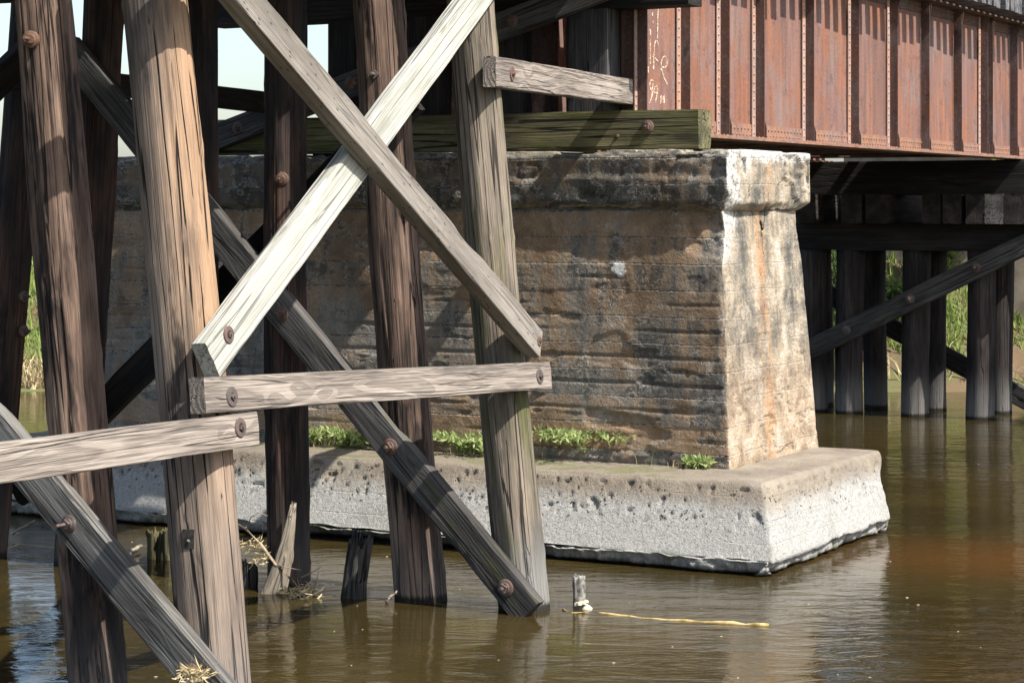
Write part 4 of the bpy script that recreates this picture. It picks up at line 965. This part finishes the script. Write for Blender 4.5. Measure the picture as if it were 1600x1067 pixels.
def straw(p, n, rad, L, seed, name, label=None, parent=None):
    r = np.random.default_rng(seed); v = []; f = []
    for i in range(n):
        c = Vector(r.normal(size=3)*rad*np.array([1, .7, .5])); d = Vector(r.normal(size=3)*np.array([1, 1, .6])).normalized()*L*r.uniform(.4, 1.2); w_ = d.cross(Vector(r.normal(size=3))).normalized()*0.003; k0 = len(v)
        v += [tuple(c-w_), tuple(c+w_), tuple(c+d*.6+w_-Z*0.01), tuple(c+d)]; f.append((k0, k0+1, k0+2, k0+3))
    return put(name, mesh(name, v, f, False), M_STRAW, Matrix.Translation(p), parent, label, None if parent else 'straw')
tw = thing('dead_branch', water_p(475, 938), 'bare dead branch with straw caught in it, beside the leaning driftwood slab', 'branch')
main = [od(478, 934), od(455, 905), od(430, 880), od(408, 850), od(385, 828), od(366, 815)]
tube('stem', main, 0.014, 0.007, M_TWIG, parent=tw)
tube('twig', [od(385, 828), od(392, 808), od(405, 800), od(418, 806)], 0.006, 0.003, M_TWIG, parent=tw)
tube('twig', [od(470, 902), od(490, 893), od(502, 884)], 0.006, 0.003, M_TWIG, parent=tw)
tube('twig', [od(488, 930), od(495, 905), od(500, 885)], 0.007, 0.003, M_TWIG, parent=tw)
tube('twig', [od(430, 880), od(445, 886), od(470, 890)], 0.004, 0.002, M_TWIG, parent=tw)
straw(od(392, 853), 70, 0.045, 0.10, 320, 'straw', parent=tw); straw(od(408, 872), 40, 0.035, 0.09, 321, 'straw', parent=tw)
straw(od(470, 930), 220, 0.07, 0.10, 322, 'straw', parent=tw)
straw(on_s(303, 1052, sA-0.06), 170, 0.035, 0.09, 323, 'straw_clump', 'clump of dry straw caught on the lowest bolt of the left diagonal brace')
def stick(a, b_, r, mat, label, seed, group='loose sticks on the water'):
    tube('stick', bez(a, b_, 0.0, 7, 0.004, seed), r, r*0.6, mat, label=label, cat='stick', group=group)
stick(water_p(602, 942)+Z*0.01, on_s(621, 922, stz(water_p(610, 940))[0]), 0.014, MW['drift'], 'pale stick leaning against the split foot of the brown pile', 331)
stick(water_p(197, 870)+Z*0.02, water_p(222, 860)+Z*0.05, 0.022, MW['drift'], 'pale stick floating left of the mossy stumps', 332)
stick(water_p(0, 868)+Z*0.02, water_p(30, 860)+Z*0.06, 0.010, M_TWIG, 'thin stick lying across the far left black pile', 333)
stick(water_p(20, 842)+Z*0.05, on_s(56, 812, stz(water_p(30, 842))[0]), 0.011, M_TWIG, 'thin twig slanting between the two far left black piles', 334)
# peg with a floating rope
pk = water_p(905, 950)
pegt = thing('mooring_peg', pk, 'small grey weathered peg sticking out of the water beside the mossy pile', 'peg')
pile(pk-Z*0.3, pk+Z*0.245+Vector((-0.012, 0, 0)), 0.046, 0.043, M_GREYPOST, pegt, 'shaft', 341, m=36, step=0.02, checks=2, rough=1.6, bow=0.012, ragged=0.02)
b = MB(); 
for k_ in range(9):
    a = k_*0.7; b.dome((0.035*math.cos(a)+0.02, 0.035*math.sin(a)-0.02, -0.01+0.008*k_), Vector((0.2*math.cos(a), 0.2*math.sin(a), 1)).normalized(), 0.045-0.003*k_, 10)
put('foam_collar', b.build('foam_collar', True), M_FOAM, Matrix.Translation(pk), pegt)
rp = [water_p(px, py)+Z*random.uniform(-0.012, 0.004) for px, py in ((880, 953), (895, 957), (915, 956), (932, 955), (950, 959), (968, 961), (985, 962), (1003, 965), (1022, 966), (1045, 968), (1070, 969.5), (1095, 971), (1120, 972.5), (1145, 974), (1165, 975), (1180, 976), (1201, 977))]
tube('floating_rope', rp, 0.011, 0.017, M_ROPE, 7, label='yellowish rope floating out to the right from the grey peg', cat='rope')

# flecks of scum and leaf litter riding on the water
r = np.random.default_rng(400); b = MB()
for i in range(70):
    px = r.uniform(0, 1600); py = r.uniform(700, 1060); p = on_z(px, py, 0.002)
    s0, t0, _ = stz(p)
    if 1.7 < s0 < 5.6 and -1.5 < t0 < 7.5: continue
    q = r.uniform(0.003, 0.009); a = r.uniform(0, 3.14); n_ = 5
    b.add([(p.x+q*r.uniform(.6, 1.4)*math.cos(a+k_*1.2566)*1.5, p.y+q*r.uniform(.6, 1.4)*math.sin(a+k_*1.2566), 0.003) for k_ in range(n_)]+[(p.x, p.y, 0.003+q*0.5)], [(k_, (k_+1) % n_, n_) for k_ in range(n_)])
put('floating_flecks', b.build('floating_flecks', True), M_FOAM, kind='stuff', label='pale flecks of scum and litter drifting on the river', cat='litter')
